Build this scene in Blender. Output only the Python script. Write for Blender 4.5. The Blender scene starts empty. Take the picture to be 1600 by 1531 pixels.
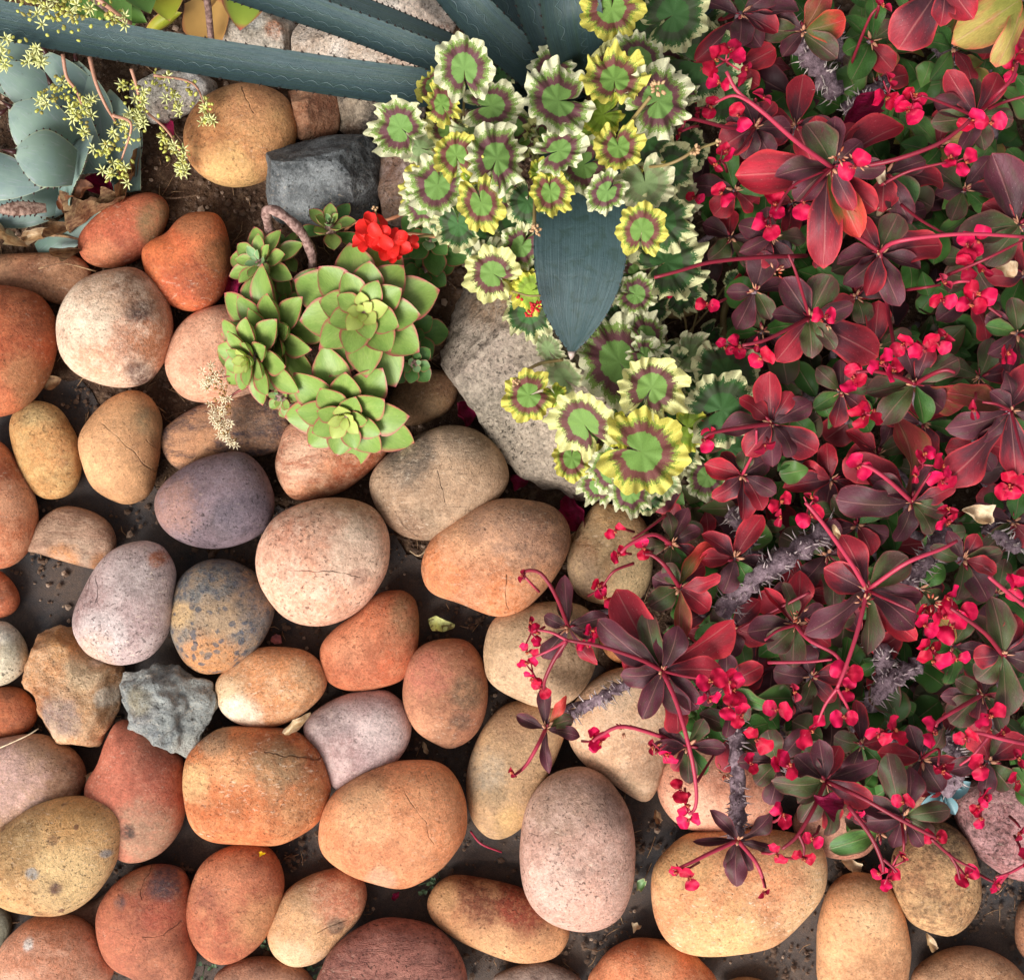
import bpy, math, random
import numpy as np
from mathutils import Vector, Matrix, noise as mnoise
R = math.radians
random.seed(7)
SC = bpy.context.scene
COL = SC.collection
# ------------------------------------------------------------------ camera, sky, sun, exposure
S = 0.00075            # metres of ground to one pixel of the photograph
H = 1.5                # camera height: the photograph looks straight down
cam = bpy.data.objects.new('camera', bpy.data.cameras.new('camera'))
COL.objects.link(cam)
cam.location = (0, 0, H)
cam.data.sensor_width = 36
cam.data.lens = 45
cam.data.clip_start = 0.02
cam.data.clip_end = 400
SC.camera = cam
SUN_EL, SUN_AZ = R(43), R(216)     # azimuth from +Y clockwise: light from the lower edge, a little to the left
wld = bpy.data.worlds.new('World'); SC.world = wld; wld.use_nodes = True
wn = wld.node_tree; wn.nodes.clear()
sky = wn.nodes.new('ShaderNodeTexSky'); sky.sky_type = 'NISHITA'; sky.sun_disc = False
sky.sun_elevation = SUN_EL; sky.sun_rotation = SUN_AZ
sky.air_density = 1.0; sky.dust_density = 4.0; sky.ozone_density = 1.0
hs = wn.nodes.new('ShaderNodeHueSaturation'); hs.inputs['Saturation'].default_value = 0.16   # thin overcast
bg = wn.nodes.new('ShaderNodeBackground'); bg.inputs['Strength'].default_value = 0.095
wo = wn.nodes.new('ShaderNodeOutputWorld')
wn.links.new(sky.outputs[0], hs.inputs['Color']); wn.links.new(hs.outputs[0], bg.inputs[0]); wn.links.new(bg.outputs[0], wo.inputs[0])
sl = bpy.data.lights.new('sun', 'SUN'); sl.energy = 2.3; sl.angle = R(32); sl.color = (1.0, 0.965, 0.915)
sun = bpy.data.objects.new('sun', sl); COL.objects.link(sun)
dirv = Vector((math.sin(SUN_AZ) * math.cos(SUN_EL), math.cos(SUN_AZ) * math.cos(SUN_EL), math.sin(SUN_EL)))
sun.rotation_euler = dirv.to_track_quat('Z', 'Y').to_euler()
SC.view_settings.view_transform = 'Standard'; SC.view_settings.look = 'None'
SC.view_settings.gamma = 1; SC.view_settings.use_curve_mapping = False
SC.view_settings.exposure = 0.66
SC.render.engine = 'CYCLES'
SC.cycles.max_bounces = 6

# ------------------------------------------------------------------ helpers
def W(px, py, z=0.0):
    k = S * (H - z) / H
    return Vector(((px - 800) * k, (765.5 - py) * k, z))
def lin(c):
    r = []
    for v in c[:3]:
        v = v / 255.0
        r.append(v / 12.92 if v <= 0.04045 else ((v + 0.055) / 1.055) ** 2.4)
    return (r[0], r[1], r[2], 1.0)
def mesh(name, v, f, uv=None, smooth=True, mats=(), mi=None):
    me = bpy.data.meshes.new(name)
    me.from_pydata([tuple(p) for p in v], [], f)
    if smooth: me.polygons.foreach_set('use_smooth', [True] * len(me.polygons))
    if uv is not None:
        ul = me.uv_layers.new(name='UVMap')
        li = np.zeros(len(me.loops), dtype=np.int32); me.loops.foreach_get('vertex_index', li)
        ul.data.foreach_set('uv', np.asarray(uv, dtype=np.float32)[li].ravel())
    for m in mats: me.materials.append(m)
    if mi is not None: me.polygons.foreach_set('material_index', mi)
    me.update()
    return me
def put(name, me, parent=None, mat=None, M=None):
    if mat is not None and len(me.materials) == 0: me.materials.append(mat)
    o = bpy.data.objects.new(name, me); COL.objects.link(o)
    M = M or Matrix.Identity(4)
    if parent is not None:
        o.parent = parent
        M = Matrix.Translation(-Vector(parent['_w'])) @ M
    o.matrix_basis = M
    return o
def rel(name, me, w, parent=None, mat=None):
    """a mesh given in coordinates round its own origin w (a world point)"""
    o = put(name, me, parent, mat, Matrix.Translation(w)); o['_w'] = tuple(w); return o
def thing(name, w, label, cat, group=None):
    o = bpy.data.objects.new(name, None); COL.objects.link(o); o.location = w; o['_w'] = tuple(w)
    o.empty_display_size = 0.02
    return tag(o, label, cat, group)
def tag(o, label=None, cat=None, group=None, kind=None):
    if label: o['label'] = label
    if cat: o['category'] = cat
    if group: o['group'] = group
    if kind: o['kind'] = kind
    return o
class N:
    """a short way of writing node graphs"""
    def __init__(s, name):
        s.m = bpy.data.materials.new(name); s.m.use_nodes = True
        s.t = s.m.node_tree; s.t.nodes.clear()
        s.out = s.t.nodes.new('ShaderNodeOutputMaterial')
        s.b = s.t.nodes.new('ShaderNodeBsdfPrincipled')
        s.t.links.new(s.b.outputs[0], s.out.inputs[0])
        s.tc = s.t.nodes.new('ShaderNodeTexCoord')
        s.obj = s.tc.outputs['Object']; s.uv = s.tc.outputs['UV']
    def n(s, t): return s.t.nodes.new(t)
    def _i(s, sock, v):
        if v is None: return
        if isinstance(v, bpy.types.NodeSocket): s.t.links.new(v, sock)
        else:
            try: sock.default_value = v
            except Exception: sock.default_value = tuple(v)[:3]
    def math(s, op, a, b=None, c=None, clamp=False):
        n = s.n('ShaderNodeMath'); n.operation = op; n.use_clamp = clamp
        s._i(n.inputs[0], a); s._i(n.inputs[1], b); s._i(n.inputs[2], c); return n.outputs[0]
    def vm(s, op, a, b=None):
        n = s.n('ShaderNodeVectorMath'); n.operation = op
        s._i(n.inputs[0], a)
        if b is not None:
            if op == 'SCALE': s._i(n.inputs['Scale'], b)
            else: s._i(n.inputs[1], b)
        return n.outputs['Value'] if op in ('LENGTH', 'DISTANCE', 'DOT_PRODUCT') else n.outputs[0]
    def map(s, vec, loc=(0, 0, 0), rot=(0, 0, 0), sc=(1, 1, 1)):
        n = s.n('ShaderNodeMapping'); s._i(n.inputs[0], vec)
        n.inputs[1].default_value = loc; n.inputs[2].default_value = rot; n.inputs[3].default_value = sc
        return n.outputs[0]
    def noise(s, vec, scale, detail=3, rough=0.55, dist=0.0):
        n = s.n('ShaderNodeTexNoise'); s._i(n.inputs['Vector'], vec); n.inputs['Scale'].default_value = scale
        n.inputs['Detail'].default_value = detail; n.inputs['Roughness'].default_value = rough
        n.inputs['Distortion'].default_value = dist; return n.outputs[0]
    def vor(s, vec, scale, feat='F1', rnd=1.0):
        n = s.n('ShaderNodeTexVoronoi'); n.feature = feat; s._i(n.inputs['Vector'], vec)
        n.inputs['Scale'].default_value = scale; n.inputs['Randomness'].default_value = rnd; return n
    def mr(s, v, a, b, c=0.0, d=1.0, smooth=False):
        n = s.n('ShaderNodeMapRange'); s._i(n.inputs[0], v)
        if smooth: n.interpolation_type = 'SMOOTHSTEP'
        for i, q in enumerate((a, b, c, d)): s._i(n.inputs[i + 1], q)
        return n.outputs[0]
    def mix(s, f, a, b, mode='MIX'):
        n = s.n('ShaderNodeMix'); n.data_type = 'RGBA'; n.blend_type = mode
        s._i(n.inputs[0], f); s._i(n.inputs[6], a); s._i(n.inputs[7], b); return n.outputs[2]
    def scale(s, col, v):
        return s.vm('SCALE', col, v)
    def sep(s, v):
        n = s.n('ShaderNodeSeparateXYZ'); s._i(n.inputs[0], v); return n.outputs
    def comb(s, x, y, z=0.0):
        n = s.n('ShaderNodeCombineXYZ'); s._i(n.inputs[0], x); s._i(n.inputs[1], y); s._i(n.inputs[2], z); return n.outputs[0]
    def bump(s, h, strength, dist, nrm=None):
        n = s.n('ShaderNodeBump'); n.inputs['Strength'].default_value = strength; n.inputs['Distance'].default_value = dist
        s._i(n.inputs['Height'], h)
        if nrm is not None: s._i(n.inputs['Normal'], nrm)
        return n.outputs[0]
    def rnd(s):
        return s.n('ShaderNodeObjectInfo').outputs['Random']
    def fin(s, col, rough=0.6, nrm=None, spec=0.4, sss=0.0, trans=0.0):
        s._i(s.b.inputs['Base Color'], col); s._i(s.b.inputs['Roughness'], rough)
        s.b.inputs['Specular IOR Level'].default_value = spec
        if nrm is not None: s._i(s.b.inputs['Normal'], nrm)
        if trans > 0:
            t = s.n('ShaderNodeBsdfTranslucent'); s._i(t.inputs[0], col)
            if nrm is not None: s._i(t.inputs[1], nrm)
            x = s.n('ShaderNodeMixShader'); x.inputs[0].default_value = trans
            s.t.links.new(s.b.outputs[0], x.inputs[1]); s.t.links.new(t.outputs[0], x.inputs[2]); s.t.links.new(x.outputs[0], s.out.inputs[0])
        return s.m
    def seg(s, vec, a, b, w, wob=0.004):
        """1 on a thin wandering line from a to b, else 0"""
        n1 = s.n('ShaderNodeTexNoise'); s._i(n1.inputs['Vector'], vec); n1.inputs['Scale'].default_value = 30; n1.inputs['Detail'].default_value = 4
        d = s.vm('SCALE', s.vm('SUBTRACT', n1.outputs[1], (0.5, 0.5, 0.5)), wob * 2.5)
        p = s.vm('ADD', vec, d)
        ax, ay = a; bx, by = b
        L2 = (bx - ax) ** 2 + (by - ay) ** 2
        x, y, z = s.sep(p)
        q = s.comb(x, y, 0.0)
        pa = s.vm('SUBTRACT', q, (ax, ay, 0))
        h = s.math('DIVIDE', s.vm('DOT_PRODUCT', pa, (bx - ax, by - ay, 0)), L2, clamp=True)
        dd = s.vm('LENGTH', s.vm('SUBTRACT', pa, s.vm('SCALE', (bx - ax, by - ay, 0), h)))
        return s.mr(dd, 0.0, w, 1.0, 0.0)

def smooth_closed(pts, n=96):
    P = [Vector((p[0], p[1])) for p in pts]; out = []
    k = len(P)
    dense = []
    for i in range(k):
        p0, p1, p2, p3 = P[i - 1], P[i], P[(i + 1) % k], P[(i + 2) % k]
        for j in range(12):
            t = j / 12
            dense.append(0.5 * ((2 * p1) + (p2 - p0) * t + (2 * p0 - 5 * p1 + 4 * p2 - p3) * t * t + (3 * p1 - p0 - 3 * p2 + p3) * t ** 3))
    L = [0]
    m = len(dense)
    for i in range(m): L.append(L[-1] + (dense[(i + 1) % m] - dense[i]).length)
    tot = L[-1]; j = 0
    for i in range(n):
        d = tot * i / n
        while L[j + 1] < d: j += 1
        t = (d - L[j]) / max(1e-9, L[j + 1] - L[j])
        out.append(dense[j].lerp(dense[(j + 1) % m], t))
    return out
def spline(P, n):
    """open Catmull-Rom through tuples of any length"""
    P = [np.array(p, float) for p in P]
    if len(P) == 2: P = [P[0], (P[0] + P[1]) / 2, P[1]]
    Q = [2 * P[0] - P[1]] + P + [2 * P[-1] - P[-2]]
    out = []
    k = len(P) - 1
    for i in range(n + 1):
        u = i / n * k; s = min(int(u), k - 1); t = u - s
        p0, p1, p2, p3 = Q[s:s + 4]
        out.append(0.5 * (2 * p1 + (p2 - p0) * t + (2 * p0 - 5 * p1 + 4 * p2 - p3) * t * t + (3 * p1 - p0 - 3 * p2 + p3) * t ** 3))
    return out
def tube_geo(pts, rad, sides=6, V=None, F=None, cap=True):
    """pts world vectors, rad list or number"""
    V = [] if V is None else V; F = [] if F is None else F
    n = len(pts); base = len(V)
    pts = [Vector(p) for p in pts]
    for i, p in enumerate(pts):
        t = (pts[min(i + 1, n - 1)] - pts[max(i - 1, 0)]).normalized()
        a = t.cross(Vector((0, 0, 1)))
        if a.length < 1e-4: a = Vector((1, 0, 0))
        a.normalize(); b = t.cross(a)
        r = rad[i] if hasattr(rad, '__len__') else rad
        for k in range(sides):
            th = 2 * math.pi * k / sides
            V.append(p + (a * math.cos(th) + b * math.sin(th)) * r)
    for i in range(n - 1):
        for k in range(sides):
            k2 = (k + 1) % sides
            F.append((base + i * sides + k, base + i * sides + k2, base + (i + 1) * sides + k2, base + (i + 1) * sides + k))
    if cap:
        F.append(tuple(base + k for k in range(sides))[::-1]); F.append(tuple(base + (n - 1) * sides + k for k in range(sides)))
    return V, F
def path_px(P, n=12):
    """P: (px,py,z) list -> smoothed world points"""
    return [W(q[0], q[1], q[2]) for q in spline(P, n)]
def grid_faces(nu, nv, off=0, wrap=False):
    f = []
    for i in range(nu - 1):
        for j in range(nv if wrap else nv - 1):
            j2 = (j + 1) % nv
            f.append((off + i * nv + j, off + (i + 1) * nv + j, off + (i + 1) * nv + j2, off + i * nv + j2))
    return f
def inside(p, poly):
    x, y = p; c = False; j = len(poly) - 1
    for i in range(len(poly)):
        xi, yi = poly[i]; xj, yj = poly[j]
        if (yi > y) != (yj > y) and x < (xj - xi) * (y - yi) / (yj - yi) + xi: c = not c
        j = i
    return c
# ------------------------------------------------------------------ stones
def rock_mat(seed, org, cols, big=10, grain=0.22, dark=0.3, light=0.2, bump=0.5, stains=(), bands=None, cracks=(), blotch=0.5, rough=0.72, spots=None, gsc=420, pits=0.0, scr=0.0, bd=.004):
    g = N('stone surface')
    rr = random.Random(seed)
    off = tuple(rr.uniform(-5, 5) for _ in range(3))
    v = g.map(g.obj, loc=off)
    def ds(c, k=.85):
        m = sum(c) / 3; return tuple(min(250, (m + (x - m) * k) * 1.055) for x in c)
    cols = [ds(c) for c in cols]
    c1, c2, c3 = [lin(c) for c in cols]
    f1 = g.mr(g.noise(v, big, 5, 0.6, 0.4), 0.36, 0.64, smooth=True)
    col = g.mix(f1, c1, c2)
    f2 = g.mr(g.noise(v, big * 3.3, 7, 0.68), 0.5, 0.68)
    col = g.mix(g.math('MULTIPLY', f2, blotch), col, c3)
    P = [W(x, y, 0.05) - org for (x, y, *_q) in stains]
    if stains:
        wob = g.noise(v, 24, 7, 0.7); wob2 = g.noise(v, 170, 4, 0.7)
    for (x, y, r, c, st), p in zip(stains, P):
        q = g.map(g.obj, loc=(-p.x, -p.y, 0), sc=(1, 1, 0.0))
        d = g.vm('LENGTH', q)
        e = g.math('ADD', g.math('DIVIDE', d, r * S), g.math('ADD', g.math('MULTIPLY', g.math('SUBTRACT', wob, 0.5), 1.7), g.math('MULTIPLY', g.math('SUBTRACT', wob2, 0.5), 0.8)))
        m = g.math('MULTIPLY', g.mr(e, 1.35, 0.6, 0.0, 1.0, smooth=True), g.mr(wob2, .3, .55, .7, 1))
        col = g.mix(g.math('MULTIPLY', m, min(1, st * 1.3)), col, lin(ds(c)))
    h = g.noise(v, 55 * rr.uniform(.7, 1.3), 9, 0.72)
    if bands:
        ang, bs, bc, st = bands
        vb = g.map(g.vm('ADD', v, g.vm('SCALE', g.noise(v, 22, 4), .03)), rot=(0.25, 0.3, R(ang)), sc=(1, 5, 2))
        fb = g.math('MULTIPLY', g.mr(g.noise(vb, bs * .8, 6, 0.68, 0.3), 0.46, 0.58), g.mr(g.noise(v, 40, 4), .3, .55, .55, 1))
        col = g.mix(g.math('MULTIPLY', fb, st), col, lin(bc))
        h = g.math('ADD', h, g.math('MULTIPLY', fb, -0.22))
    if spots:
        sc_, c, th = spots
        vo = g.vor(g.vm('ADD', v, g.vm('SCALE', g.noise(v, 60, 3), 0.012)), sc_)
        pick = g.math('LESS_THAN', g.sep(vo.outputs['Color'])[0], 0.5)
        m = g.math('MULTIPLY', g.mr(vo.outputs['Distance'], th, th * 0.72), pick)
        col = g.mix(g.math('MULTIPLY', m, 0.85), col, lin(c))
    # mineral grain: fine value noise, dark pits, light crystals
    gr = g.noise(v, gsc * rr.uniform(.75, 1.15), 4, 0.75)
    col = g.scale(col, g.mr(gr, 0.3, 0.7, 1 - grain * 1.9, 1 + grain * 1.35))
    gr2 = g.noise(g.vm('ADD', v, (3, 1, 2)), gsc * .45, 5, .8)
    col = g.mix(g.mr(gr2, .48, .66, 0, .5 * min(1, grain * 3)), col, c3)
    mid = g.noise(v, 120, 5, 0.7)
    col = g.scale(col, g.mr(mid, 0.3, 0.7, 0.80, 1.14))
    lo = g.noise(g.vm('ADD', v, (9, 4, 1)), 26, 6, 0.65)
    col = g.scale(col, g.mr(lo, 0.3, 0.7, 0.84, 1.18))
    wn_ = g.mr(g.noise(g.vm('ADD', v, (7, 2, 8)), 34, 9, .78), .50, .64, 0, .55)
    col = g.mix(wn_, col, c3)
    pp = g.vor(g.vm('ADD', v, g.vm('SCALE', g.noise(v, 90, 2), .006)), 190); pk = g.math('MULTIPLY', g.math('LESS_THAN', g.sep(pp.outputs['Color'])[1], .16), g.mr(pp.outputs['Distance'], .30, .16))
    col = g.mix(g.math('MULTIPLY', pk, .30 + dark * .5), col, tuple(x * .22 for x in c2[:3]) + (1,))
    col = g.mix(g.mr(g.noise(g.vm('ADD', v, (2, 8, 5)), 19, 8, .72), .54, .66, 0, .38), col, tuple(x * .5 for x in c2[:3]) + (1,))
    dk = g.math('MULTIPLY', g.mr(g.noise(v, 230, 3, 0.6), 0.585, 0.65), g.mr(g.noise(v, 30, 3), 0.35, 0.6))
    col = g.mix(g.math('MULTIPLY', dk, dark), col, tuple(x * 0.16 for x in lin(cols[1])[:3]) + (1,))
    vl = g.map(v, rot=(0, 0, rr.uniform(0, 3)), sc=(1, 2.2, 1))
    lt = g.math('MULTIPLY', g.mr(g.noise(vl, 130, 6, 0.7), 0.57, 0.66), g.mr(g.noise(v, 14, 3), 0.42, 0.6))
    col = g.mix(g.math('MULTIPLY', lt, light), col, lin((244, 222, 196)))
    h = g.math('ADD', h, g.math('MULTIPLY', g.math('SUBTRACT', gr, 0.5), 0.28))
    h = g.math('SUBTRACT', h, g.math('MULTIPLY', dk, 0.22))
    if pits > 0:
        pv = g.vor(v, 75); pm = g.mr(pv.outputs['Distance'], 0.0, 0.17, 1, 0)
        pm = g.math('MULTIPLY', pm, g.math('LESS_THAN', g.sep(pv.outputs['Color'])[1], 0.3))
        h = g.math('SUBTRACT', h, g.math('MULTIPLY', pm, 0.5 * pits))
        col = g.scale(col, g.mr(pm, 0, 1, 1, 1 - 0.6 * pits))
    if scr > 0:
        vs = g.map(v, rot=(0, 0, rr.uniform(0, 3)), sc=(1, 26, 1))
        sm = g.math('MULTIPLY', g.mr(g.noise(vs, 14, 3, 0.6, 0.2), 0.60, 0.68), scr * .6)
        h = g.math('SUBTRACT', h, g.math('MULTIPLY', sm, 0.12)); col = g.scale(col, g.mr(sm, 0, 1, 1, 0.72))
    for (x0, y0, x1, y1) in cracks:
        a = W(x0, y0, 0.05) - org; b = W(x1, y1, 0.05) - org
        m = g.math('MULTIPLY', g.seg(g.obj, (a.x, a.y), (b.x, b.y), 0.0010, .007), g.mr(g.noise(v, 60, 3), .36, .56, .15, 1))
        col = g.mix(g.math('MULTIPLY', m, 0.6), col, tuple(x * 0.12 for x in lin(cols[1])[:3]) + (1,))
        h = g.math('SUBTRACT', h, g.math('MULTIPLY', m, 0.8))
    return g.fin(col, rough, g.bump(h, min(1, bump + .2), bd), 0.33)

def rock(pts, label, cols, name='river_stone', base=0.0, hf=0.34, amp=0.02, freq=9, facets=0, flat=0.88, tilt=(0, 0), cat='stone', group='rounded river stones set in the bed', zc=None, fd=(0.62, 0.92), res=(88, 44), planes=(), **kw):
    seed = abs(int(pts[0][0] * 7 + pts[0][1] * 13)) % 9973
    rr = random.Random(seed)
    cx = sum(p[0] for p in pts) / len(pts); cy = sum(p[1] for p in pts) / len(pts)
    ring = smooth_closed(pts, res[0])
    cx = sum(p.x for p in ring) / len(ring); cy = sum(p.y for p in ring) / len(ring)
    # smallest width
    mw = 1e9
    for k in range(18):
        a = math.pi * k / 18; d = [p.x * math.cos(a) + p.y * math.sin(a) for p in ring]
        mw = min(mw, max(d) - min(d))
    hh = mw * S * hf
    zm = (base + hh * 0.72) if zc is None else zc
    org = W(cx, cy, zm)
    rim = [W(p.x, p.y, zm) - org for p in ring]
    V = []
    n = res[1]
    ax, ay = rr.uniform(-.12, .12), rr.uniform(-.12, .12)
    mr_ = mw * S * 0.5
    for i in range(n + 1):
        ph = -math.pi / 2 + math.pi * i / n
        c = max(0.0, math.cos(ph)) ** 0.84; s_ = math.sin(ph)
        z = hh * math.copysign(abs(s_) ** flat, s_)
        for q in rim:
            x = q.x * c + ax * mr_ * s_ * (1 - c); y = q.y * c + ay * mr_ * s_ * (1 - c)
            V.append(Vector((x, y, z + (x * tilt[0] + y * tilt[1]))))
    pl = []
    for k in range(facets):
        a = 2 * math.pi * (k + rr.uniform(-.3, .3)) / facets; el = rr.uniform(0.15, 1.2)
        nv = Vector((math.cos(a) * math.cos(el), math.sin(a) * math.cos(el), math.sin(el)))
        sup = max(v.dot(nv) for v in V)
        pl.append((nv, sup * rr.uniform(*fd)))
    for (a, el, f) in planes:
        nv = Vector((math.cos(R(a)) * math.cos(R(el)), math.sin(R(a)) * math.cos(R(el)), math.sin(R(el))))
        pl.append((nv, max(v.dot(nv) for v in V) * f))
    so = Vector((seed * 0.37, seed * 0.11, 3.1))
    for i, v in enumerate(V):
        for nv, d in pl:
            e = v.dot(nv) - d
            if e > 0:
                u = v - nv * e
                v = u if nv.z > 0.55 else Vector((u.x * 1.0, u.y * 1.0, u.z))
        dr = Vector((v.x, v.y, v.z * 1.6))
        if dr.length > 1e-6: dr.normalize()
        nz = mnoise.noise(v * freq + so) + (0.35 * mnoise.noise(v * freq * 3.1 + so))
        w = v + dr * nz * amp * mr_ * 2
        if facets:
            w += dr * mr_ * amp * (1.6 * (.35 - abs(mnoise.noise(v * 34 + so))) + 0.8 * mnoise.noise(v * 80 + so) + 0.5 * mnoise.noise(v * 160 + so))
        V[i] = w
    F = grid_faces(n + 1, res[0], 0, True)
    F = [f[::-1] for f in F]
    if facets: kw.setdefault('bd', .007)
    me = mesh(name, V, F)
    o = rel(name, me, org)
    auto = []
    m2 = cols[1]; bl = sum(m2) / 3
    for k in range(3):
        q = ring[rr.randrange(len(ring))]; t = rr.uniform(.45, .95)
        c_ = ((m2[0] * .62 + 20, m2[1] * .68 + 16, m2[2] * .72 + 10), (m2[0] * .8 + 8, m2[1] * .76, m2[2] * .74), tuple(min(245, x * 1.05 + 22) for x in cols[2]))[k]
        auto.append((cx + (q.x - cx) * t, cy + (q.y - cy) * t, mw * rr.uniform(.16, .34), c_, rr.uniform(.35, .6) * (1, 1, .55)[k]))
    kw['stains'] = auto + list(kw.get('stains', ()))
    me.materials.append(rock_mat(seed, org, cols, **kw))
    tag(o, label, cat, group)
    return o

OR = ((214, 124, 76), (196, 100, 56), (232, 166, 120))
PK = ((222, 160, 128), (206, 140, 108), (238, 196, 168))
TN = ((188, 142, 98), (168, 118, 78), (210, 172, 130))
RU = ((192, 92, 50), (160, 74, 42), (214, 124, 78))
MV = ((186, 156, 150), (168, 136, 130), (210, 186, 180))
YL = ((208, 158, 92), (190, 132, 72), (224, 186, 120))
BR = ((160, 100, 68), (132, 82, 56), (186, 124, 84))
rock([(375,133),(330,150),(300,180),(289,215),(298,255),(325,282),(365,293),(410,283),(445,255),(463,215),(465,185),(450,155),(420,138)],
     'round ochre stone beside the dark slate block, below the long agave leaf', ((196,132,78),(178,110,60),(210,156,96)), stains=[(395,165,40,(170,100,60),.5),(360,278,40,(215,170,100),.5)], pits=.6, cracks=[(385,140,400,185)], dark=.5, base=.006)
rock([(235,301),(200,308),(165,325),(140,347),(123,375),(128,402),(150,416),(185,416),(225,398),(250,370),(264,335),(258,312)],
     'smooth red-brown oval stone just under the pale agave', ((202,98,62),(180,84,54),(206,118,76)), stains=[(250,345,36,(140,105,66),.85),(150,405,30,(190,115,70),.5)], light=.35, bump=.3)
rock([(330,332),(300,333),(280,345),(262,365),(235,380),(223,400),(232,440),(255,470),(290,487),(325,482),(350,455),(360,410),(355,365),(345,340)],
     'vivid orange stone with a brown corner patch', ((214,100,48),(192,84,46),(216,120,66)), stains=[(350,405,30,(150,90,50),.8),(305,350,26,(185,110,66),.7)], light=.3, bump=.35, base=.008, cracks=[])
rock([(0,398),(60,395),(110,398),(135,412),(142,435),(125,465),(95,476),(50,462),(0,450),(-60,440),(-60,405)],
     'flat long tan-brown stone between the agave and the rust boulder', ((178,114,78),(152,100,68),(192,136,94)), light=.3, hf=.3)
rock([(-20,450),(20,448),(60,460),(82,490),(89,525),(80,570),(60,610),(30,640),(-10,652),(-60,640),(-90,560),(-60,470)],
     'large rust-orange stone cut by the edge of the view below the flat tan one', ((196,90,44),(168,74,38),(200,116,70)), light=.35, base=.006, stains=[(60,600,40,(165,120,75),.5)], cracks=[])
rock([(185,421),(215,422),(245,445),(262,480),(268,515),(258,555),(235,590),(200,604),(160,601),(120,585),(95,555),(89,510),(100,470),(125,440),(155,425)],
     'big pale pink boulder with a black stain on its upper corner', ((226,176,142),(212,146,108),(240,206,178)), stains=[(212,452,24,(62,46,46),.92),(230,490,20,(76,56,52),.85),(250,540,34,(190,110,66),.6),(190,432,60,(180,130,96),.55),(225,585,20,(100,64,52),.8)], base=.012, amp=.03, bump=.7, light=.45, blotch=.8)
rock([(370,478),(330,480),(295,495),(270,525),(258,565),(268,600),(290,622),(325,628),(370,620),(420,600),(440,550),(420,500)],
     'plain peach-pink stone half covered by the red-edged rosettes', ((220,154,118),(206,138,104),(232,176,142)), dark=.2, bump=.4)
rock([(55,625),(30,635),(17,660),(20,695),(35,740),(55,770),(80,780),(110,770),(125,740),(124,700),(110,665),(88,635)],
     'yellow-ochre oval stone with brown freckles on one side', YL, stains=[(105,710,26,(150,108,76),.5),(70,700,34,(214,142,80),.5)], dark=.5)
rock([(200,611),(170,625),(140,655),(125,685),(128,720),(145,760),(175,782),(205,788),(235,770),(245,730),(250,690),(252,655),(240,628),(222,613)],
     'tan stone split by a long diagonal crack', ((194,138,90),(172,120,76),(214,150,96)), cracks=[(160,665,185,675),(185,675,238,735),(228,688,243,700)], stains=[(240,660,24,(150,122,84),.6)], bump=.35, base=.005)
rock([(252,680),(275,655),(310,635),(350,620),(400,610),(450,640),(448,690),(420,710),(370,715),(320,722),(285,735),(260,715)],
     'brown stone with dark slanting streaks under the cream star flowers', ((192,128,84),(150,112,86),(208,146,100)), bands=(32,22,(62,54,64),.9), hf=.28, stains=[(390,640,50,(110,86,72),.6)])
rock([(370,706),(320,715),(280,735),(250,765),(245,800),(262,832),(300,852),(345,857),(390,845),(420,820),(428,780),(415,740),(395,715)],
     'smooth dark purple-grey stone', ((116,92,96),(92,74,80),(134,114,122)), base=.014, bump=.35, dark=.75, light=.12, stains=[(270,790,46,(160,112,94),.6),(390,800,40,(92,80,92),.5)], tilt=(0,.05))
rock([(-40,680),(0,690),(25,720),(48,760),(58,805),(50,850),(25,880),(-10,888),(-60,870),(-80,780)],
     'rust and tan stone at the edge of the view beside the yellow oval', ((204,122,80),(182,94,54),(218,150,108)), light=.35)
rock([(78,800),(105,790),(140,797),(168,815),(181,840),(178,862),(160,885),(145,889),(100,876),(60,864),(41,858),(50,830)],
     'small banded sandstone wedge with an orange broken rim', ((186,140,110),(160,122,94),(204,162,132)), bands=(-14,26,(140,96,76),.5), stains=[(90,875,24,(214,140,80),.8),(150,888,18,(200,128,74),.8)], hf=.32)
rock([(215,847),(185,855),(160,875),(135,915),(118,955),(117,985),(130,1012),(150,1028),(190,1038),(230,1028),(255,1002),(267,970),(270,930),(272,890),(255,858),(235,848)],
     'mauve-grey egg stone with a small rusty chip at its top', ((190,162,156),(172,140,136),(216,194,188)), base=.02, stains=[(252,872,13,(170,92,54),.9),(150,1025,40,(206,160,130),.6)], light=.6, cracks=[(160,900,163,935),(148,900,143,925)], dark=.7, bump=.55)
rock([(330,874),(300,885),(278,910),(268,950),(270,990),(285,1025),(305,1045),(330,1053),(370,1043),(405,1010),(425,970),(427,935),(405,900),(370,878)],
     'mottled grey conglomerate stone with orange and slate flecks', ((124,120,116),(98,96,96),(178,142,106)), spots=(110,(84,88,98),.5), stains=[(330,1035,46,(206,134,76),.75),(285,960,22,(214,170,112),.7),(350,960,30,(188,150,108),.5)], bump=.9, blotch=.9, dark=.6, big=18)
rock([(530,778),(480,785),(435,805),(410,840),(402,880),(410,920),(440,960),(480,978),(520,975),(565,950),(600,905),(611,860),(605,820),(580,790)],
     'largest pink granite stone, freckled all over, in the middle of the bed', PK, base=.022, dark=.75, gsc=300, cracks=[(470,888,530,885),(530,885,568,895)], stains=[(570,897,14,(150,100,80),.6)], light=.35)
rock([(450,665),(435,700),(430,730),(440,760),(460,780),(495,780),(540,765),(580,735),(610,700),(600,660),(550,640),(490,645)],
     'stone with wavy orange banding under the lower rosette', ((214,136,92),(196,110,64),(222,170,130)), bands=(22,16,(150,70,36),.75), stains=[(460,710,46,(216,164,132),.7),(560,720,40,(170,82,46),.6)], base=.006)
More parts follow.
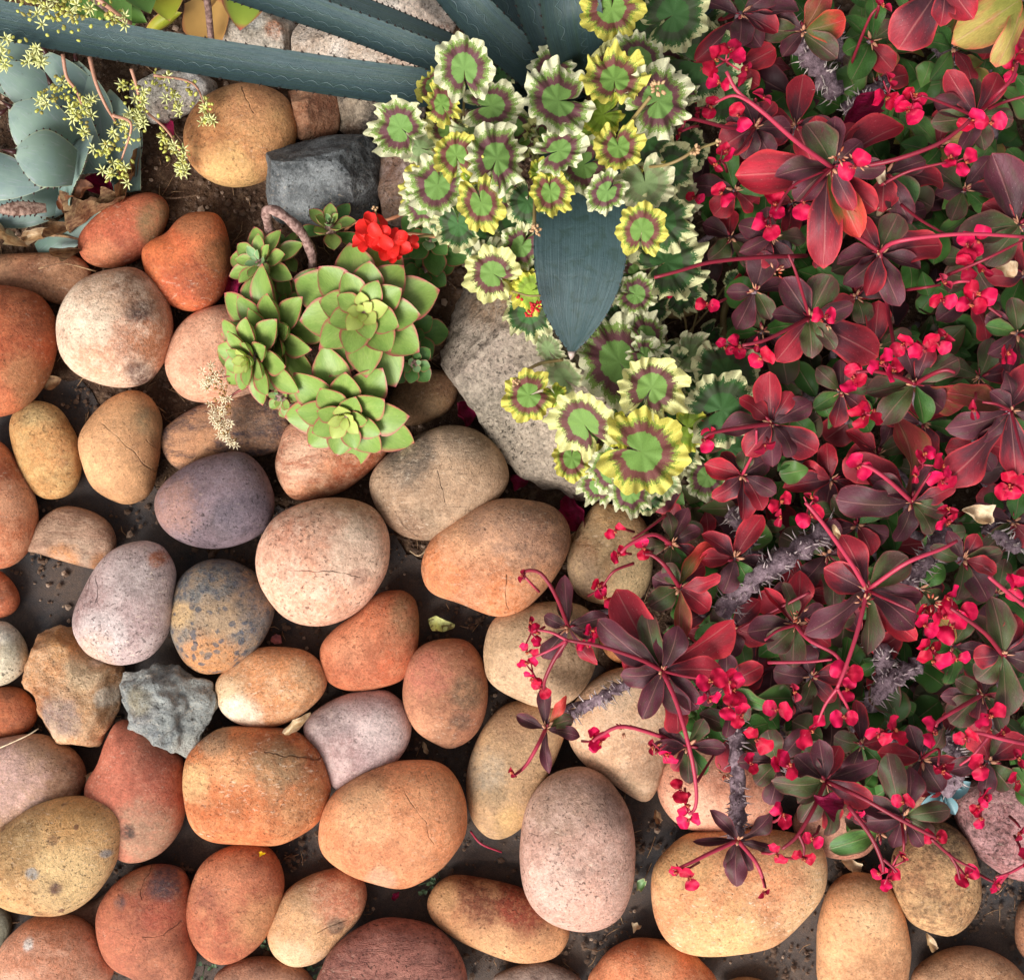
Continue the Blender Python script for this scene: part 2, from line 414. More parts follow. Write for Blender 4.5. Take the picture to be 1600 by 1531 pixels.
rock([(700,665),(650,680),(610,705),(583,735),(578,765),(595,805),(625,833),(665,843),(710,835),(755,800),(790,765),(796,735),(780,700),(745,672)],
     'scratched greyish tan stone beside the big boulder', ((184,146,112),(164,126,94),(204,168,134)), scr=1, stains=[(640,710,44,(104,88,74),.75),(730,680,40,(126,104,82),.6)], cracks=[(685,735,695,780),(620,800,650,835)], light=.4, base=.01)
rock([(815,780),(770,782),(720,805),(680,835),(660,870),(658,900),(675,928),(720,945),(770,962),(810,958),(845,930),(875,890),(890,850),(885,815),(860,790)],
     'large stone fading from pitted grey-brown down to bright orange', ((212,140,92),(196,118,72),(228,164,120)), base=.02, pits=1, stains=[(850,815,66,(132,96,76),.85),(775,800,50,(168,124,98),.6),(690,890,40,(216,120,66),.6),(790,945,44,(206,112,58),.6)], cracks=[(790,890,795,950)], light=.35)
rock([(700,580),(640,580),(610,620),(605,650),(640,665),(690,650),(712,625),(715,595)],
     'dark brown stone wedged between the rosettes and the boulder', ((128,90,58),(104,72,46),(142,104,66)), dark=.2)
rock([(930,785),(905,820),(890,860),(888,895),(905,930),(950,945),(1000,935),(1020,880),(1010,820),(985,795),(950,785)],
     'sandy yellow stone under the edge of the red shrub', ((212,166,110),(190,140,92),(226,186,132)), stains=[(905,900,36,(168,136,104),.7),(960,800,30,(190,140,84),.5)], light=.4, hf=.3)
rock([(620,922),(590,928),(560,955),(520,985),(502,1010),(503,1040),(515,1065),(545,1078),(590,1075),(630,1060),(650,1025),(655,975),(650,940),(635,925)],
     'burnt orange stone tucked under the largest pink stone', ((212,118,76),(192,98,58),(216,138,94)), dark=.6, stains=[(645,955,34,(150,110,72),.7),(620,1040,30,(206,90,50),.5)], base=.0)
rock([(705,997),(665,1005),(640,1030),(629,1070),(632,1105),(650,1140),(680,1160),(705,1168),(735,1155),(755,1125),(762,1080),(755,1035),(735,1005)],
     'reddish brown round stone with a dished dark hollow', ((178,110,78),(160,96,66),(196,132,90)), stains=[(730,1080,28,(122,88,62),.8),(670,1050,36,(190,104,80),.7),(720,1125,16,(108,74,54),.7)], bump=.4, base=.008, light=.25)
rock([(850,940),(800,950),(770,970),(756,1005),(755,1035),(765,1065),(800,1090),(850,1105),(890,1095),(920,1060),(934,1010),(930,970),(905,945)],
     'round tan stone behind the leftmost red flowers of the shrub', ((196,154,112),(170,134,96),(212,172,132)), stains=[(895,1020,46,(138,104,70),.7),(800,1050,40,(214,172,130),.5)], base=.018)
rock([(830,1092),(790,1100),(760,1130),(740,1170),(729,1210),(730,1250),(740,1285),(765,1308),(795,1305),(830,1275),(845,1230),(870,1180),(885,1130),(870,1100)],
     'long tan stone leaning against the upright pink oval', ((196,150,104),(172,132,94),(212,164,112)), stains=[(760,1200,34,(158,138,114),.6),(800,1290,30,(208,160,92),.5)])
rock([(440,1010),(400,1012),(365,1035),(340,1060),(337,1085),(350,1115),(380,1133),(425,1135),(465,1120),(500,1090),(510,1062),(500,1035),(475,1015)],
     'peach oval stone with chalky white lower edge', ((226,158,104),(216,140,84),(236,190,144)), stains=[(375,1118,36,(238,214,184),.8),(420,1060,40,(228,144,86),.6),(490,1050,30,(196,146,100),.5)], light=.5, base=.006)
rock([(580,1078),(540,1085),(500,1105),(478,1125),(476,1145),(490,1170),(510,1215),(530,1233),(555,1225),(600,1205),(630,1175),(643,1140),(635,1105),(610,1082)],
     'plain mauve-pink stone with a blunt lower corner', ((198,164,158),(182,146,142),(216,188,180)), stains=[(585,1195,34,(168,134,132),.5)], light=.35, dark=.35)
rock([(400,1136),(340,1140),(300,1170),(286,1200),(288,1240),(300,1285),(330,1310),(380,1315),(440,1315),(490,1290),(510,1260),(515,1220),(500,1175),(470,1150),(440,1138)],
     'squarish bright orange stone with ashy bands across it', ((218,122,66),(204,102,50),(226,156,100)), stains=[(305,1215,30,(222,166,106),.8),(440,1190,40,(152,118,80),.7),(480,1250,30,(170,110,66),.6),(340,1150,26,(150,124,94),.6)], amp=.035, light=.6, dark=.5, base=.008, bump=.7, cracks=[(425,1165,505,1185)])
rock([(660,1187),(600,1195),(550,1220),(515,1250),(500,1290),(505,1330),(540,1360),(590,1378),(640,1382),(690,1355),(725,1310),(731,1265),(720,1225),(695,1195)],
     'smooth orange egg stone with a faint curved seam', ((226,142,92),(214,126,76),(232,160,108)), cracks=[(640,1222,668,1265),(668,1265,678,1300)], stains=[(600,1360,20,(186,148,120),.5)], bump=.35, base=.014, light=.25, dark=.45)
rock([(900,1198),(860,1210),(832,1240),(817,1280),(813,1340),(820,1390),(840,1425),(880,1448),(925,1453),(965,1435),(985,1395),(992,1330),(985,1270),(960,1225),(930,1203)],
     'tall upright pinkish-grey oval stone, finely speckled', ((200,152,132),(184,134,114),(218,178,160)), base=.02, dark=.65, light=.5, gsc=330, stains=[(870,1240,56,(172,136,112),.6),(900,1420,60,(212,152,128),.5)], bump=.6)
rock([(100,972),(65,980),(45,1010),(33,1060),(55,1090),(65,1135),(90,1160),(145,1172),(165,1145),(185,1110),(190,1060),(188,1040),(150,1030),(120,990)],
     'rough broken golden-brown stone under the mauve egg stone', ((224,164,112),(206,130,72),(236,194,152)), name='rough_stone', facets=7, fd=(.8,.95), amp=.04, stains=[(95,1120,30,(158,130,120),.7),(165,1090,14,(240,218,190),.8),(148,1032,10,(240,218,196),.8),(100,990,34,(206,140,72),.5)], bump=1, light=.4, hf=.3, group=None)
rock([(-5,972),(20,980),(38,1005),(42,1030),(30,1055),(0,1072),(-40,1060),(-50,1000)],
     'off-white speckled stone at the edge of the view', ((214,198,168),(196,178,146),(232,222,200)), dark=.9)
rock([(-10,893),(10,900),(27,925),(28,945),(15,960),(-5,963),(-30,940)], 'small rust stone half out of view above the off-white one', RU)
rock([(0,1072),(30,1075),(50,1095),(58,1115),(45,1140),(10,1152),(-30,1150),(-50,1110),(-30,1080)],
     'dark rust stone below the off-white stone', ((176,86,46),(146,70,40),(190,110,66)), base=-.004)
rock([(184,1080),(198,1051),(230,1042),(259,1035),(272,1042),(285,1057),(308,1062),(327,1064),(336,1085),(334,1108),(324,1130),(313,1153),(300,1180),(290,1183),(261,1173),(240,1158),(222,1145),(203,1136),(199,1112),(192,1098)],
     'jagged light grey rock lying on the smooth red stone', ((150,154,150),(122,126,128),(186,186,176)), name='rough_stone', facets=8, fd=(.72,.92), amp=.085, freq=26, base=.026, hf=.26, bump=1.3, light=.6, dark=.5, stains=[(220,1090,20,(166,150,112),.5),(290,1170,20,(186,186,172),.5)], group=None, res=(140, 60))
rock([(190,1125),(170,1150),(155,1190),(135,1230),(150,1290),(180,1335),(210,1347),(250,1335),(280,1300),(290,1250),(287,1200),(280,1180),(240,1140)],
     'smooth brick-red stone browning towards its lower end', ((196,102,74),(184,92,66),(208,122,92)), stains=[(235,1310,60,(168,124,94),.85),(205,1295,12,(76,56,46),.8)], bump=.3, light=.3, dark=.2)
rock([(-20,1160),(50,1147),(90,1158),(120,1180),(133,1215),(120,1250),(60,1300),(0,1320),(-60,1280),(-60,1190)],
     'tan stone with a scratched pink flank under the yellow speckled one', ((176,130,96),(154,112,80),(190,146,112)), stains=[(10,1215,56,(206,160,146),.8)], scr=.7, hf=.3)
rock([(110,1245),(60,1255),(20,1280),(-10,1305),(-30,1350),(-10,1400),(30,1423),(95,1428),(140,1405),(175,1360),(193,1300),(190,1270),(165,1250)],
     'large mustard-yellow stone with dark and grey speckles', ((218,164,102),(200,140,80),(228,184,124)), base=.022, spots=(48,(130,86,62),.2), dark=.7, bump=.8, stains=[(75,1345,9,(150,144,140),.8),(178,1322,7,(150,144,140),.8),(110,1368,9,(96,62,54),.8),(105,1295,8,(110,76,58),.7),(130,1260,40,(206,142,74),.5)], light=.4)
rock([(245,1349),(205,1360),(170,1390),(153,1430),(160,1480),(180,1510),(215,1530),(240,1560),(290,1540),(305,1500),(300,1450),(300,1400),(285,1360)],
     'brown-red stone with a peeling layer and a purple patch', ((188,100,68),(166,86,60),(204,120,80)), stains=[(258,1378,26,(92,66,68),.85),(190,1405,10,(96,72,72),.7),(255,1425,24,(176,76,52),.7),(205,1365,26,(150,108,76),.6)], cracks=[(228,1360,228,1400),(228,1453,260,1453),(260,1453,280,1435)], bump=.45)
rock([(90,1431),(50,1435),(20,1455),(0,1480),(-20,1540),(60,1590),(140,1570),(175,1525),(170,1495),(145,1455),(120,1435)],
     'pinkish orange stone in the bottom corner with a white scar', ((216,142,106),(200,118,80),(230,172,140)), stains=[(50,1470,9,(244,230,220),.8)], light=.5, bump=.7)
rock([(395,1318),(355,1325),(320,1345),(300,1380),(290,1420),(300,1465),(325,1495),(355,1503),(390,1490),(420,1460),(440,1410),(443,1370),(425,1332)],
     'terracotta stone carrying a fallen yellow petal', ((200,108,70),(182,90,58),(212,134,88)), stains=[(320,1400,20,(150,74,56),.5),(410,1440,40,(196,134,84),.6)], bump=.45, dark=.5)
rock([(525,1357),(480,1370),(445,1395),(425,1430),(419,1460),(430,1490),(460,1508),(500,1500),(535,1465),(565,1430),(574,1395),(560,1365)],
     'oval stone, half cream-orange and half brick pink', ((216,160,108),(202,142,92),(228,182,140)), stains=[(535,1395,48,(190,108,76),.85),(525,1448,12,(110,80,62),.7)], cracks=[(495,1455,540,1440)], bump=.5, base=.0)
rock([(600,1436),(560,1450),(525,1475),(505,1505),(500,1550),(600,1600),(700,1590),(730,1540),(720,1490),(690,1455),(650,1440)],
     'maroon coarse-grained stone at the bottom edge', ((168,100,84),(140,82,70),(190,124,104)), bump=1.1, dark=.8, bands=(30,30,(104,58,52),.55), light=.3, base=.008)
rock([(400,1495),(360,1505),(335,1530),(360,1570),(450,1570),(490,1540),(470,1510),(430,1497)], 'brown stone peeping in at the bottom edge beside the maroon one', ((164,108,80),(140,90,68),(186,130,98)))
rock([(720,1368),(690,1375),(670,1400),(670,1425),(690,1450),(730,1475),(790,1497),(830,1502),(870,1492),(890,1460),(880,1430),(840,1400),(790,1380)],
     'long stone blushing dark red above and tan below', ((206,142,90),(188,116,72),(216,156,104)), stains=[(770,1395,60,(124,60,36),.85),(815,1425,40,(148,56,34),.8),(690,1400,26,(170,126,76),.5)], dark=.7, base=.0)
rock([(1000,1467),(960,1480),(935,1505),(920,1540),(980,1590),(1080,1590),(1120,1540),(1100,1505),(1060,1475)], 'red-orange stone at the bottom edge under the big peach slab', ((224,126,78),(208,104,60),(232,158,108)), light=.3)
rock([(840,1502),(800,1512),(770,1530),(790,1570),(880,1570),(910,1535),(880,1512)], 'flat grey-brown stone at the bottom edge below the long red one', ((146,118,102),(124,100,88),(166,138,122)), hf=.25)
rock([(980,1040),(930,1060),(890,1110),(888,1150),(910,1190),(960,1225),(1003,1252),(1025,1235),(1040,1180),(1060,1100),(1040,1050)],
     'pale tan three-cornered stone under the trailing red shoot', ((214,166,126),(196,146,106),(226,186,150)), hf=.28, bump=.35)
rock([(930,970),(945,1020),(975,1038),(1010,1030),(1000,980),(960,970)], 'small bright orange stone almost hidden behind purple leaves', ((222,136,72),(206,116,60),(232,156,92)))
rock([(1090,1150),(1050,1175),(1030,1210),(1030,1250),(1055,1285),(1095,1300),(1150,1298),(1200,1270),(1220,1220),(1180,1160),(1130,1145)],
     'salmon stone behind the thick hanging thorny stem', ((218,146,112),(202,126,92),(232,168,134)), hf=.3, dark=.4)
rock([(1120,1298),(1070,1305),(1030,1340),(1018,1375),(1025,1430),(1045,1470),(1080,1488),(1140,1490),(1210,1475),(1260,1430),(1287,1390),(1290,1340),(1270,1310),(1210,1296),(1160,1296)],
     'biggest peach-orange stone under the tip of the hanging shoot', ((228,156,100),(218,136,84),(238,190,136)), base=.01, light=.7, stains=[(1050,1340,46,(196,148,90),.6),(1120,1460,60,(232,176,110),.6),(1210,1380,46,(226,136,86),.5)], hf=.3, dark=.35)
rock([(1330,1365),(1300,1385),(1282,1430),(1277,1490),(1285,1550),(1340,1600),(1400,1560),(1420,1500),(1418,1455),(1400,1400),(1370,1370)],
     'smooth peach egg stone with tiny black pinholes', ((228,158,104),(212,140,90),(236,176,124)), stains=[(1340,1380,44,(184,118,70),.6)], bump=.3, dark=.5)
rock([(1440,1290),(1400,1330),(1395,1380),(1405,1415),(1430,1445),(1480,1460),(1515,1435),(1532,1395),(1525,1340),(1500,1300),(1470,1285)],
     'coarse golden-brown stone in front of the dark pink granite', ((190,140,92),(164,114,72),(212,164,108)), base=.01, gsc=230, grain=.4, stains=[(1480,1310,36,(90,64,44),.75)], bump=.9)
rock([(1530,1215),(1500,1240),(1493,1275),(1510,1320),(1540,1350),(1580,1372),(1650,1370),(1680,1300),(1640,1230),(1580,1205)],
     'dark rose granite stone at the view edge, glittering', ((168,104,100),(138,82,80),(206,150,148)), gsc=200, grain=.5, light=.6, dark=.8, bump=.9)
rock([(1240,1280),(1255,1320),(1300,1340),(1350,1335),(1370,1300),(1340,1250),(1280,1240)], 'dull pink stone in the shade of the lowest leaves', ((198,130,102),(182,114,88),(212,150,120)), hf=.3)
rock([(1500,1480),(1450,1500),(1425,1530),(1440,1580),(1580,1590),(1610,1550),(1590,1510),(1550,1485)], 'brownish tan stone at the lower edge near the corner', ((188,132,92),(166,112,76),(206,154,112)), dark=.5)
rock([(1600,1410),(1588,1450),(1595,1490),(1640,1520),(1680,1460),(1640,1400)], 'dark brown stone just entering the view near the corner', BR)
rock([(1430,1235),(1480,1225),(1495,1255),(1470,1285),(1435,1275)], 'small salmon stone under the blue-green seedling', ((204,140,112),(186,120,92),(216,160,130)))
rock([(1150,1528),(1120,1545),(1150,1575),(1200,1570),(1210,1542),(1180,1528)], 'sliver of a tan stone on the bottom edge', TN)
rock([(-10,1415),(12,1425),(18,1450),(0,1480),(-30,1470)], 'small greenish grey stone under the mustard-yellow one', ((120,116,96),(100,96,80),(142,136,112)), base=-.005)
rock([(110,1420),(150,1405),(180,1385),(175,1430),(160,1470),(125,1450)], 'low dark brown stone in the gap under the mustard-yellow one', ((110,74,54),(92,62,48),(130,90,66)), base=-.008)
# angular rocks
AG = 'angular rocks edging the upper bed'
rock([(412,300),(421,265),(424,236),(470,221),(530,213),(575,218),(594,232),(592,270),(588,321),(557,345),(486,352),(426,340)],
     'dark blue-grey slate block with sharp edges', ((102,106,108),(66,70,72),(162,166,166)), name='slate_block', facets=3, planes=[(270,52,.5),(225,42,.62),(330,35,.66),(90,62,.72),(285,16,.8),(190,20,.8)], amp=.03, freq=16, hf=.62, base=0, bump=1.2, light=.35, dark=.8, blotch=.5, cat='rock', group=AG, res=(150, 80), rough=.6, flat=.6)
rock([(450,144),(447,165),(455,195),(465,217),(495,220),(525,209),(530,180),(520,146)], 'rusty brown rock between the ochre stone and the slate', ((158,98,62),(134,82,54),(190,140,104)), name='angular_rock', facets=6, amp=.04, cat='rock', group=AG, bump=.9, base=.01, hf=.45)
rock([(500,140),(505,165),(528,198),(562,223),(592,215),(650,205),(665,160),(655,130)], 'tan and charcoal rock behind the slate block', ((170,146,118),(96,84,74),(202,180,152)), name='angular_rock', facets=7, amp=.05, cat='rock', group=AG, bump=1.1, stains=[(620,180,50,(66,58,54),.85),(545,205,20,(110,78,56),.7)], base=.0, hf=.4)
rock([(472,30),(560,15),(670,88),(650,118),(560,108),(463,92)], 'whitish pink granite block between two long agave leaves', ((216,194,172),(196,168,144),(232,216,200)), name='granite_block', facets=5, amp=.035, cat='rock', group=AG, dark=.9, bump=1.1, light=.5, gsc=220, grain=.35, hf=.4)
rock([(540,-50),(690,-30),(712,25),(706,52),(690,60),(640,38),(545,6)], 'pinkish granite block at the top edge with a brown broken corner', ((214,190,170),(190,162,142),(230,212,196)), name='granite_block', facets=5, amp=.035, cat='rock', group=AG, dark=.9, bump=1.1, stains=[(695,45,16,(110,66,44),.9)], gsc=220, grain=.35, hf=.4)
rock([(370,10),(440,12),(470,35),(470,78),(420,90),(345,85),(330,45)], 'small white and rust rock next to the yellow fleshy leaf', ((208,192,172),(180,150,124),(228,214,198)), name='angular_rock', facets=6, amp=.05, cat='rock', group=AG, bump=1.2, stains=[(425,40,14,(176,104,64),.8),(455,60,22,(96,78,64),.8)], gsc=240, grain=.4)
rock([(240,105),(310,112),(342,130),(332,150),(292,178),(245,192),(225,178),(195,152),(198,118)], 'white pitted rock below the long agave leaf', ((204,192,176),(176,162,146),(226,218,206)), name='angular_rock', facets=7, amp=.05, cat='rock', group=AG, bump=1.2, dark=.9, stains=[(255,170,22,(150,132,118),.8)], gsc=240, grain=.35, hf=.3)
rock([(602,225),(592,260),(595,310),(610,350),(660,352),(690,300),(680,240),(640,222)], 'upright brown and lilac rock under the first geranium leaves', ((160,130,112),(134,98,74),(178,158,150)), name='angular_rock', facets=6, amp=.05, cat='rock', group=AG, bump=1.2, dark=.7, hf=.6)
rock([(720,380),(690,420),(678,460),(680,520),(690,570),(710,600),(745,650),(780,715),(850,765),(920,780),(1000,770),(1060,700),(1090,620),(1080,560),(1050,500),(1020,420),(950,380),(830,360)],
     'big grey-tan boulder in the middle beneath the geranium', ((176,156,134),(150,132,112),(190,172,150)), name='boulder', facets=4, planes=[(235,58,.66),(150,38,.78),(250,25,.86),(90,50,.75),(20,35,.8)], amp=.028, freq=11, hf=.27, flat=.8, cat='rock', group=AG, base=-.01, bump=1.0, dark=.8, light=.35, gsc=260, grain=.35, res=(170, 90),
     stains=[(735,455,60,(142,126,112),.6),(770,480,42,(158,118,80),.65),(800,440,30,(150,106,66),.55),(745,560,60,(160,142,126),.5),(1060,600,60,(120,108,98),.7)])
# ------------------------------------------------------------------ ground: soil and weed fabric
g = N('garden soil')
v = g.obj
c = g.mix(g.mr(g.noise(v, 9, 6, .65), .35, .65), lin((104, 78, 60)), lin((72, 54, 44)))
c = g.mix(g.mr(g.noise(v, 60, 6, .7), .5, .7), c, lin((132, 106, 84)))
c = g.scale(c, g.mr(g.noise(v, 380, 4, .8), .25, .75, .55, 1.4))
h = g.math('ADD', g.noise(v, 70, 8, .72), g.math('MULTIPLY', g.noise(v, 380, 3, .7), .4))
SOIL = g.fin(c, .95, g.bump(h, 1, .006), .15)
FAB_EDGE = [(-400, 560), (60, 585), (130, 600), (240, 760), (330, 870), (430, 790), (600, 800), (640, 870), (760, 900), (880, 960), (1000, 1120), (1200, 1230), (1450, 1230), (2100, 1210)]
def fab_y(px):
    for (a, b), (c_, d) in zip(FAB_EDGE, FAB_EDGE[1:]):
        if a <= px <= c_: return b + (d - b) * (px - a) / (c_ - a)
    return 600
def soil_z(x, y):
    px = x / S + 800; py = 765.5 - y / S
    d = (fab_y(px) - py) / 60
    k = max(0, min(1, d + .5))
    nz = mnoise.noise(Vector((x * 7, y * 7, 0))) * .006 + mnoise.noise(Vector((x * 30, y * 30, 4))) * .0022 + mnoise.noise(Vector((x * 90, y * 90, 9))) * .0008
    return -.014 * (1 - k) + k * (-.001 + nz) + (1 - k) * nz * .3
n = 300; Lx = 2.6
V = []
for i in range(n + 1):
    for j in range(n + 1):
        x = -Lx / 2 + Lx * i / n; y = -Lx / 2 + Lx * j / n
        V.append((x, y, soil_z(x, y)))
F = grid_faces(n + 1, n + 1)
me = mesh('garden_soil', V, F); me.materials.append(SOIL)
tag(put('garden_soil', me), 'dark crumbly garden soil between the plants and stones', None, None, 'structure')
me = mesh('ground', [(-150, -150, -.03), (150, -150, -.03), (150, 150, -.03), (-150, 150, -.03)], [(0, 1, 2, 3)], smooth=False)
g = N('wider ground'); me.materials.append(g.fin(g.mix(g.noise(g.obj, 3, 6), lin((100, 76, 58)), lin((70, 54, 44))), .95))
tag(put('ground', me), 'bare ground stretching beyond the bed', None, None, 'structure')
g = N('weed fabric')
v = g.obj
x_, y_, z_ = g.sep(v)
wv = g.math('MULTIPLY', g.math('SINE', g.math('MULTIPLY', x_, 3400)), g.math('SINE', g.math('MULTIPLY', y_, 3400)))
dust = g.math('MULTIPLY', g.mr(g.noise(v, 11, 6, .68), .36, .62), g.mr(g.noise(v, 200, 5, .75), .25, .7, .3, 1.0))
c = g.mix(g.mr(g.noise(v, 5, 3), .35, .65), lin((50, 48, 50)), lin((68, 65, 66)))
c = g.mix(g.math('MULTIPLY', dust, .85), c, lin((116, 94, 78)))
c = g.scale(c, g.mr(g.noise(v, 900, 2), .3, .7, .7, 1.3))
hh_ = g.math('ADD', g.math('MULTIPLY', wv, .12), g.math('ADD', g.noise(v, 25, 5), g.math('MULTIPLY', g.noise(v, 400, 3), .25)))
FABRIC = g.fin(c, .62, g.bump(hh_, .8, .003), .35)
V = []; F = []
NX = 240; NY = 130
for i in range(NX + 1):
    px = -300 + 2200 * i / NX
    y0 = fab_y(px) + 14 * mnoise.noise(Vector((px * .02, 1, 1))) + 9 * mnoise.noise(Vector((px * .08, 3, 1)))
    for j in range(NY + 1):
        py = y0 + (1900 - y0) * j / NY
        x = (px - 800) * S; y = (765.5 - py) * S
        z = .0035 * mnoise.noise(Vector((x * 5, y * 11, 2))) + .0018 * mnoise.noise(Vector((x * 18, y * 26, 5))) - .006
        z += .006 * math.exp(-((py - (1372 + 30 * math.sin(px * .006))) / 9) ** 2) * (1 if 550 < px < 1000 else .2)
        V.append((x, y, z))
F = grid_faces(NX + 1, NY + 1)
me = mesh('weed_fabric', V, [f[::-1] for f in F]); me.materials.append(FABRIC)
tag(put('weed_fabric', me), 'black woven weed fabric dusted with soil under the stones', None, None, 'structure')
# ------------------------------------------------------------------ leaves in general
def frame(P0, P1, up=Vector((0, 0, 1)), roll=0.0, sx=None, sy=1.0, sz=None):
    x = P1 - P0; L = x.length; x.normalize()
    y = up.cross(x)
    if y.length < 1e-3: y = Vector((0, 1, 0))
    y.normalize(); z = x.cross(y)
    Rm = Matrix((x, y, z)).transposed().to_4x4()
    sx = L if sx is None else sx
    sz = sx if sz is None else sz
    return Matrix.Translation(P0) @ Rm @ Matrix.Rotation(roll, 4, 'X') @ Matrix.Diagonal((sx, sy, sz, 1))
def blade(prof, nu=12, nv=7, arch=0.1, cup=0.1, twist=0.0, thick=0.0, wave=0.0, seed=0, tipdip=0.0, fold=0.0):
    """unit leaf along +X, half width prof(u) in -1..1 (scaled by sy), returns verts, faces, uv"""
    rr = random.Random(seed); ph = rr.uniform(0, 6)
    V = []; U = []
    side = 2 if thick > 0 else 1
    for s in range(side):
        for i in range(nu + 1):
            u = i / nu
            w = prof(u)
            for j in range(nv):
                t = -1 + 2 * j / (nv - 1)
                y = w * t
                z = arch * 4 * u * (1 - u) - tipdip * u * u + cup * (t * t) * w - fold * abs(t) * w
                z += wave * math.sin(u * 9 + ph) * t * w
                if s == 1: z -= thick * max(0, 1 - t * t) ** 0.6 * (0.25 + w) * min(1, (1 - u) * 4 + .1)
                a = twist * u
                V.append((u, y * math.cos(a), z + y * math.sin(a))); U.append((u, j / (nv - 1)))
    F = grid_faces(nu + 1, nv)
    if side == 2:
        k = (nu + 1) * nv
        F += [tuple(q + k for q in f[::-1]) for f in grid_faces(nu + 1, nv)]
    F = [f[::-1] for f in F]
    return V, F, U
def leafmat(name, base, tip, edge=None, mid=None, ew=0.10, rough=0.42, vein=0.25, mott=0.2, trans=0.12, spec=0.3, blot=None, bl=0.4):
    g = N(name)
    u, v_, _ = g.sep(g.uv)
    rn = g.rnd()
    vec = g.vm('ADD', g.obj, g.comb(rn, g.math('MULTIPLY', rn, 7.0), 0))
    ns = g.noise(vec, 3.2, 5, .6)
    t = g.math('ADD', u, g.math('MULTIPLY', g.math('SUBTRACT', ns, .5), .9))
    t = g.math('ADD', t, g.math('MULTIPLY', g.math('SUBTRACT', rn, .5), .35))
    col = g.mix(g.mr(t, .25, .85, smooth=True), lin(base), lin(tip))
    if blot: col = g.mix(g.math('MULTIPLY', g.mr(g.noise(vec, 2.0, 3), .5, .64), bl), col, lin(blot))
    d = g.math('ABSOLUTE', g.math('SUBTRACT', v_, .5))       # 0 middle .5 edge
    if mid: col = g.mix(g.mr(d, .16, .0, 0, .6), col, lin(mid))
    if edge:
        e1 = g.math('MAXIMUM', g.mr(g.math('ADD', d, g.math('MULTIPLY', g.math('SUBTRACT', ns, .5), ew * 1.8)), .5 - ew * 1.3, .5), g.mr(u, 1 - ew * .8, 1 - ew * .2))
        col = g.mix(e1, col, lin(edge))
    col = g.scale(col, g.mr(g.noise(vec, 14, 5, .7), .3, .7, 1 - mott, 1 + mott))
    if vein > 0:
        col = g.mix(g.math('MULTIPLY', g.mr(d, .03, .008), vein), col, lin((214, 150, 140) if mid is None else mid))
        sd = g.math('ABSOLUTE', g.math('SINE', g.math('MULTIPLY', g.math('SUBTRACT', u, g.math('MULTIPLY', d, .55)), 30)))
        hgt = g.math('SUBTRACT', g.math('MULTIPLY', g.mr(sd, 0, .16), .35), g.mr(d, .04, 0))
        nrm = g.bump(g.math('ADD', hgt, g.math('MULTIPLY', g.noise(vec, 22, 4), .8)), .35, .0012)
    else: nrm = g.bump(g.noise(vec, 16, 4), .25, .001)
    # pale dust and water marks
    col = g.mix(g.mr(g.noise(vec, 34, 2), .70, .75, 0, .5), col, lin((215, 190, 180)))
    return g.fin(col, rough, nrm, spec, trans=trans)
OBOV = lambda u: (0.06 + 0.94 * (max(0, math.sin(math.pi * min(1, u ** 1.55))) ** 0.72)) * (1 if u < 1 else 0.02)
def spat(u):      # fleshy rosette leaf: narrow base, broad beyond the middle, short point
    if u < .62: return .34 + .66 * math.sin(math.pi / 2 * u / .62) ** 1.4
    k = (u - .62) / .38
    return max(0.015, (1 - k ** 1.75) ** 0.92)

# ------------------------------------------------------------------ the big blue agave
g = N('dark agave skin')
u, v_, _ = g.sep(g.uv)
vs = g.map(g.uv, sc=(3.2, 42, 1))
st = g.noise(vs, 2.2, 6, .7)
col = g.mix(g.mr(st, .32, .68), lin((36, 56, 58)), lin((68, 92, 96)))
d = g.math('ABSOLUTE', g.math('SUBTRACT', v_, .5))
col = g.mix(g.mr(g.noise(g.map(g.uv, sc=(2, 6, 1)), 2, 4), .45, .7), col, lin((58, 80, 70)))
col = g.mix(g.mr(d, .47, .5, 0, .5), col, lin((70, 84, 74)))
# bud imprints: scalloped pale lines
def imprint(v0, k, amp):
    sc_ = g.math('MULTIPLY', g.math('ABSOLUTE', g.math('SINE', g.math('MULTIPLY', u, k))), amp)
    dd = g.math('ABSOLUTE', g.math('SUBTRACT', v_, g.math('ADD', sc_, v0)))
    return g.mr(dd, .004, .013, 1, 0)
im = g.math('MAXIMUM', imprint(.30, 118, .11), imprint(.74, 104, -.10))
im = g.math('MULTIPLY', im, g.mr(g.noise(g.map(g.uv, sc=(7, 1, 1)), 1.2, 2), .42, .55))
col = g.mix(g.math('MULTIPLY', im, .42), col, lin((124, 148, 150)))
col = g.scale(col, g.mr(g.noise(g.map(g.uv, sc=(60, 6, 1)), 2, 4, .7), .3, .7, .84, 1.12))
AGAVE = g.fin(col, .46, g.bump(g.math('ADD', st, g.math('MULTIPLY', im, -1.4)), .5, .0016), .5)
g = N('agave tooth'); TOOTH = g.fin(lin((46, 38, 34)), .5)
g = N('agave leaf with wax'); 
u, v_, _ = g.sep(g.uv)
st = g.noise(g.map(g.uv, sc=(1.4, 70, 1)), 2.2, 5, .6); ac = g.noise(g.map(g.uv, sc=(20, 2.6, 1)), 2.4, 4, .6, .5)
col = g.mix(g.mr(st, .3, .7), lin((34, 54, 56)), lin((70, 94, 96)))
col = g.mix(g.mr(ac, .5, .66, 0, .7), col, lin((42, 62, 54)))
AGAVE_W = g.fin(col, .48, g.bump(g.math('ADD', st, ac), .6, .0014), .45)
agave = thing('agave', W(895, 150, .06), 'large dark blue agave throwing long toothed leaves from behind the geranium', 'agave')
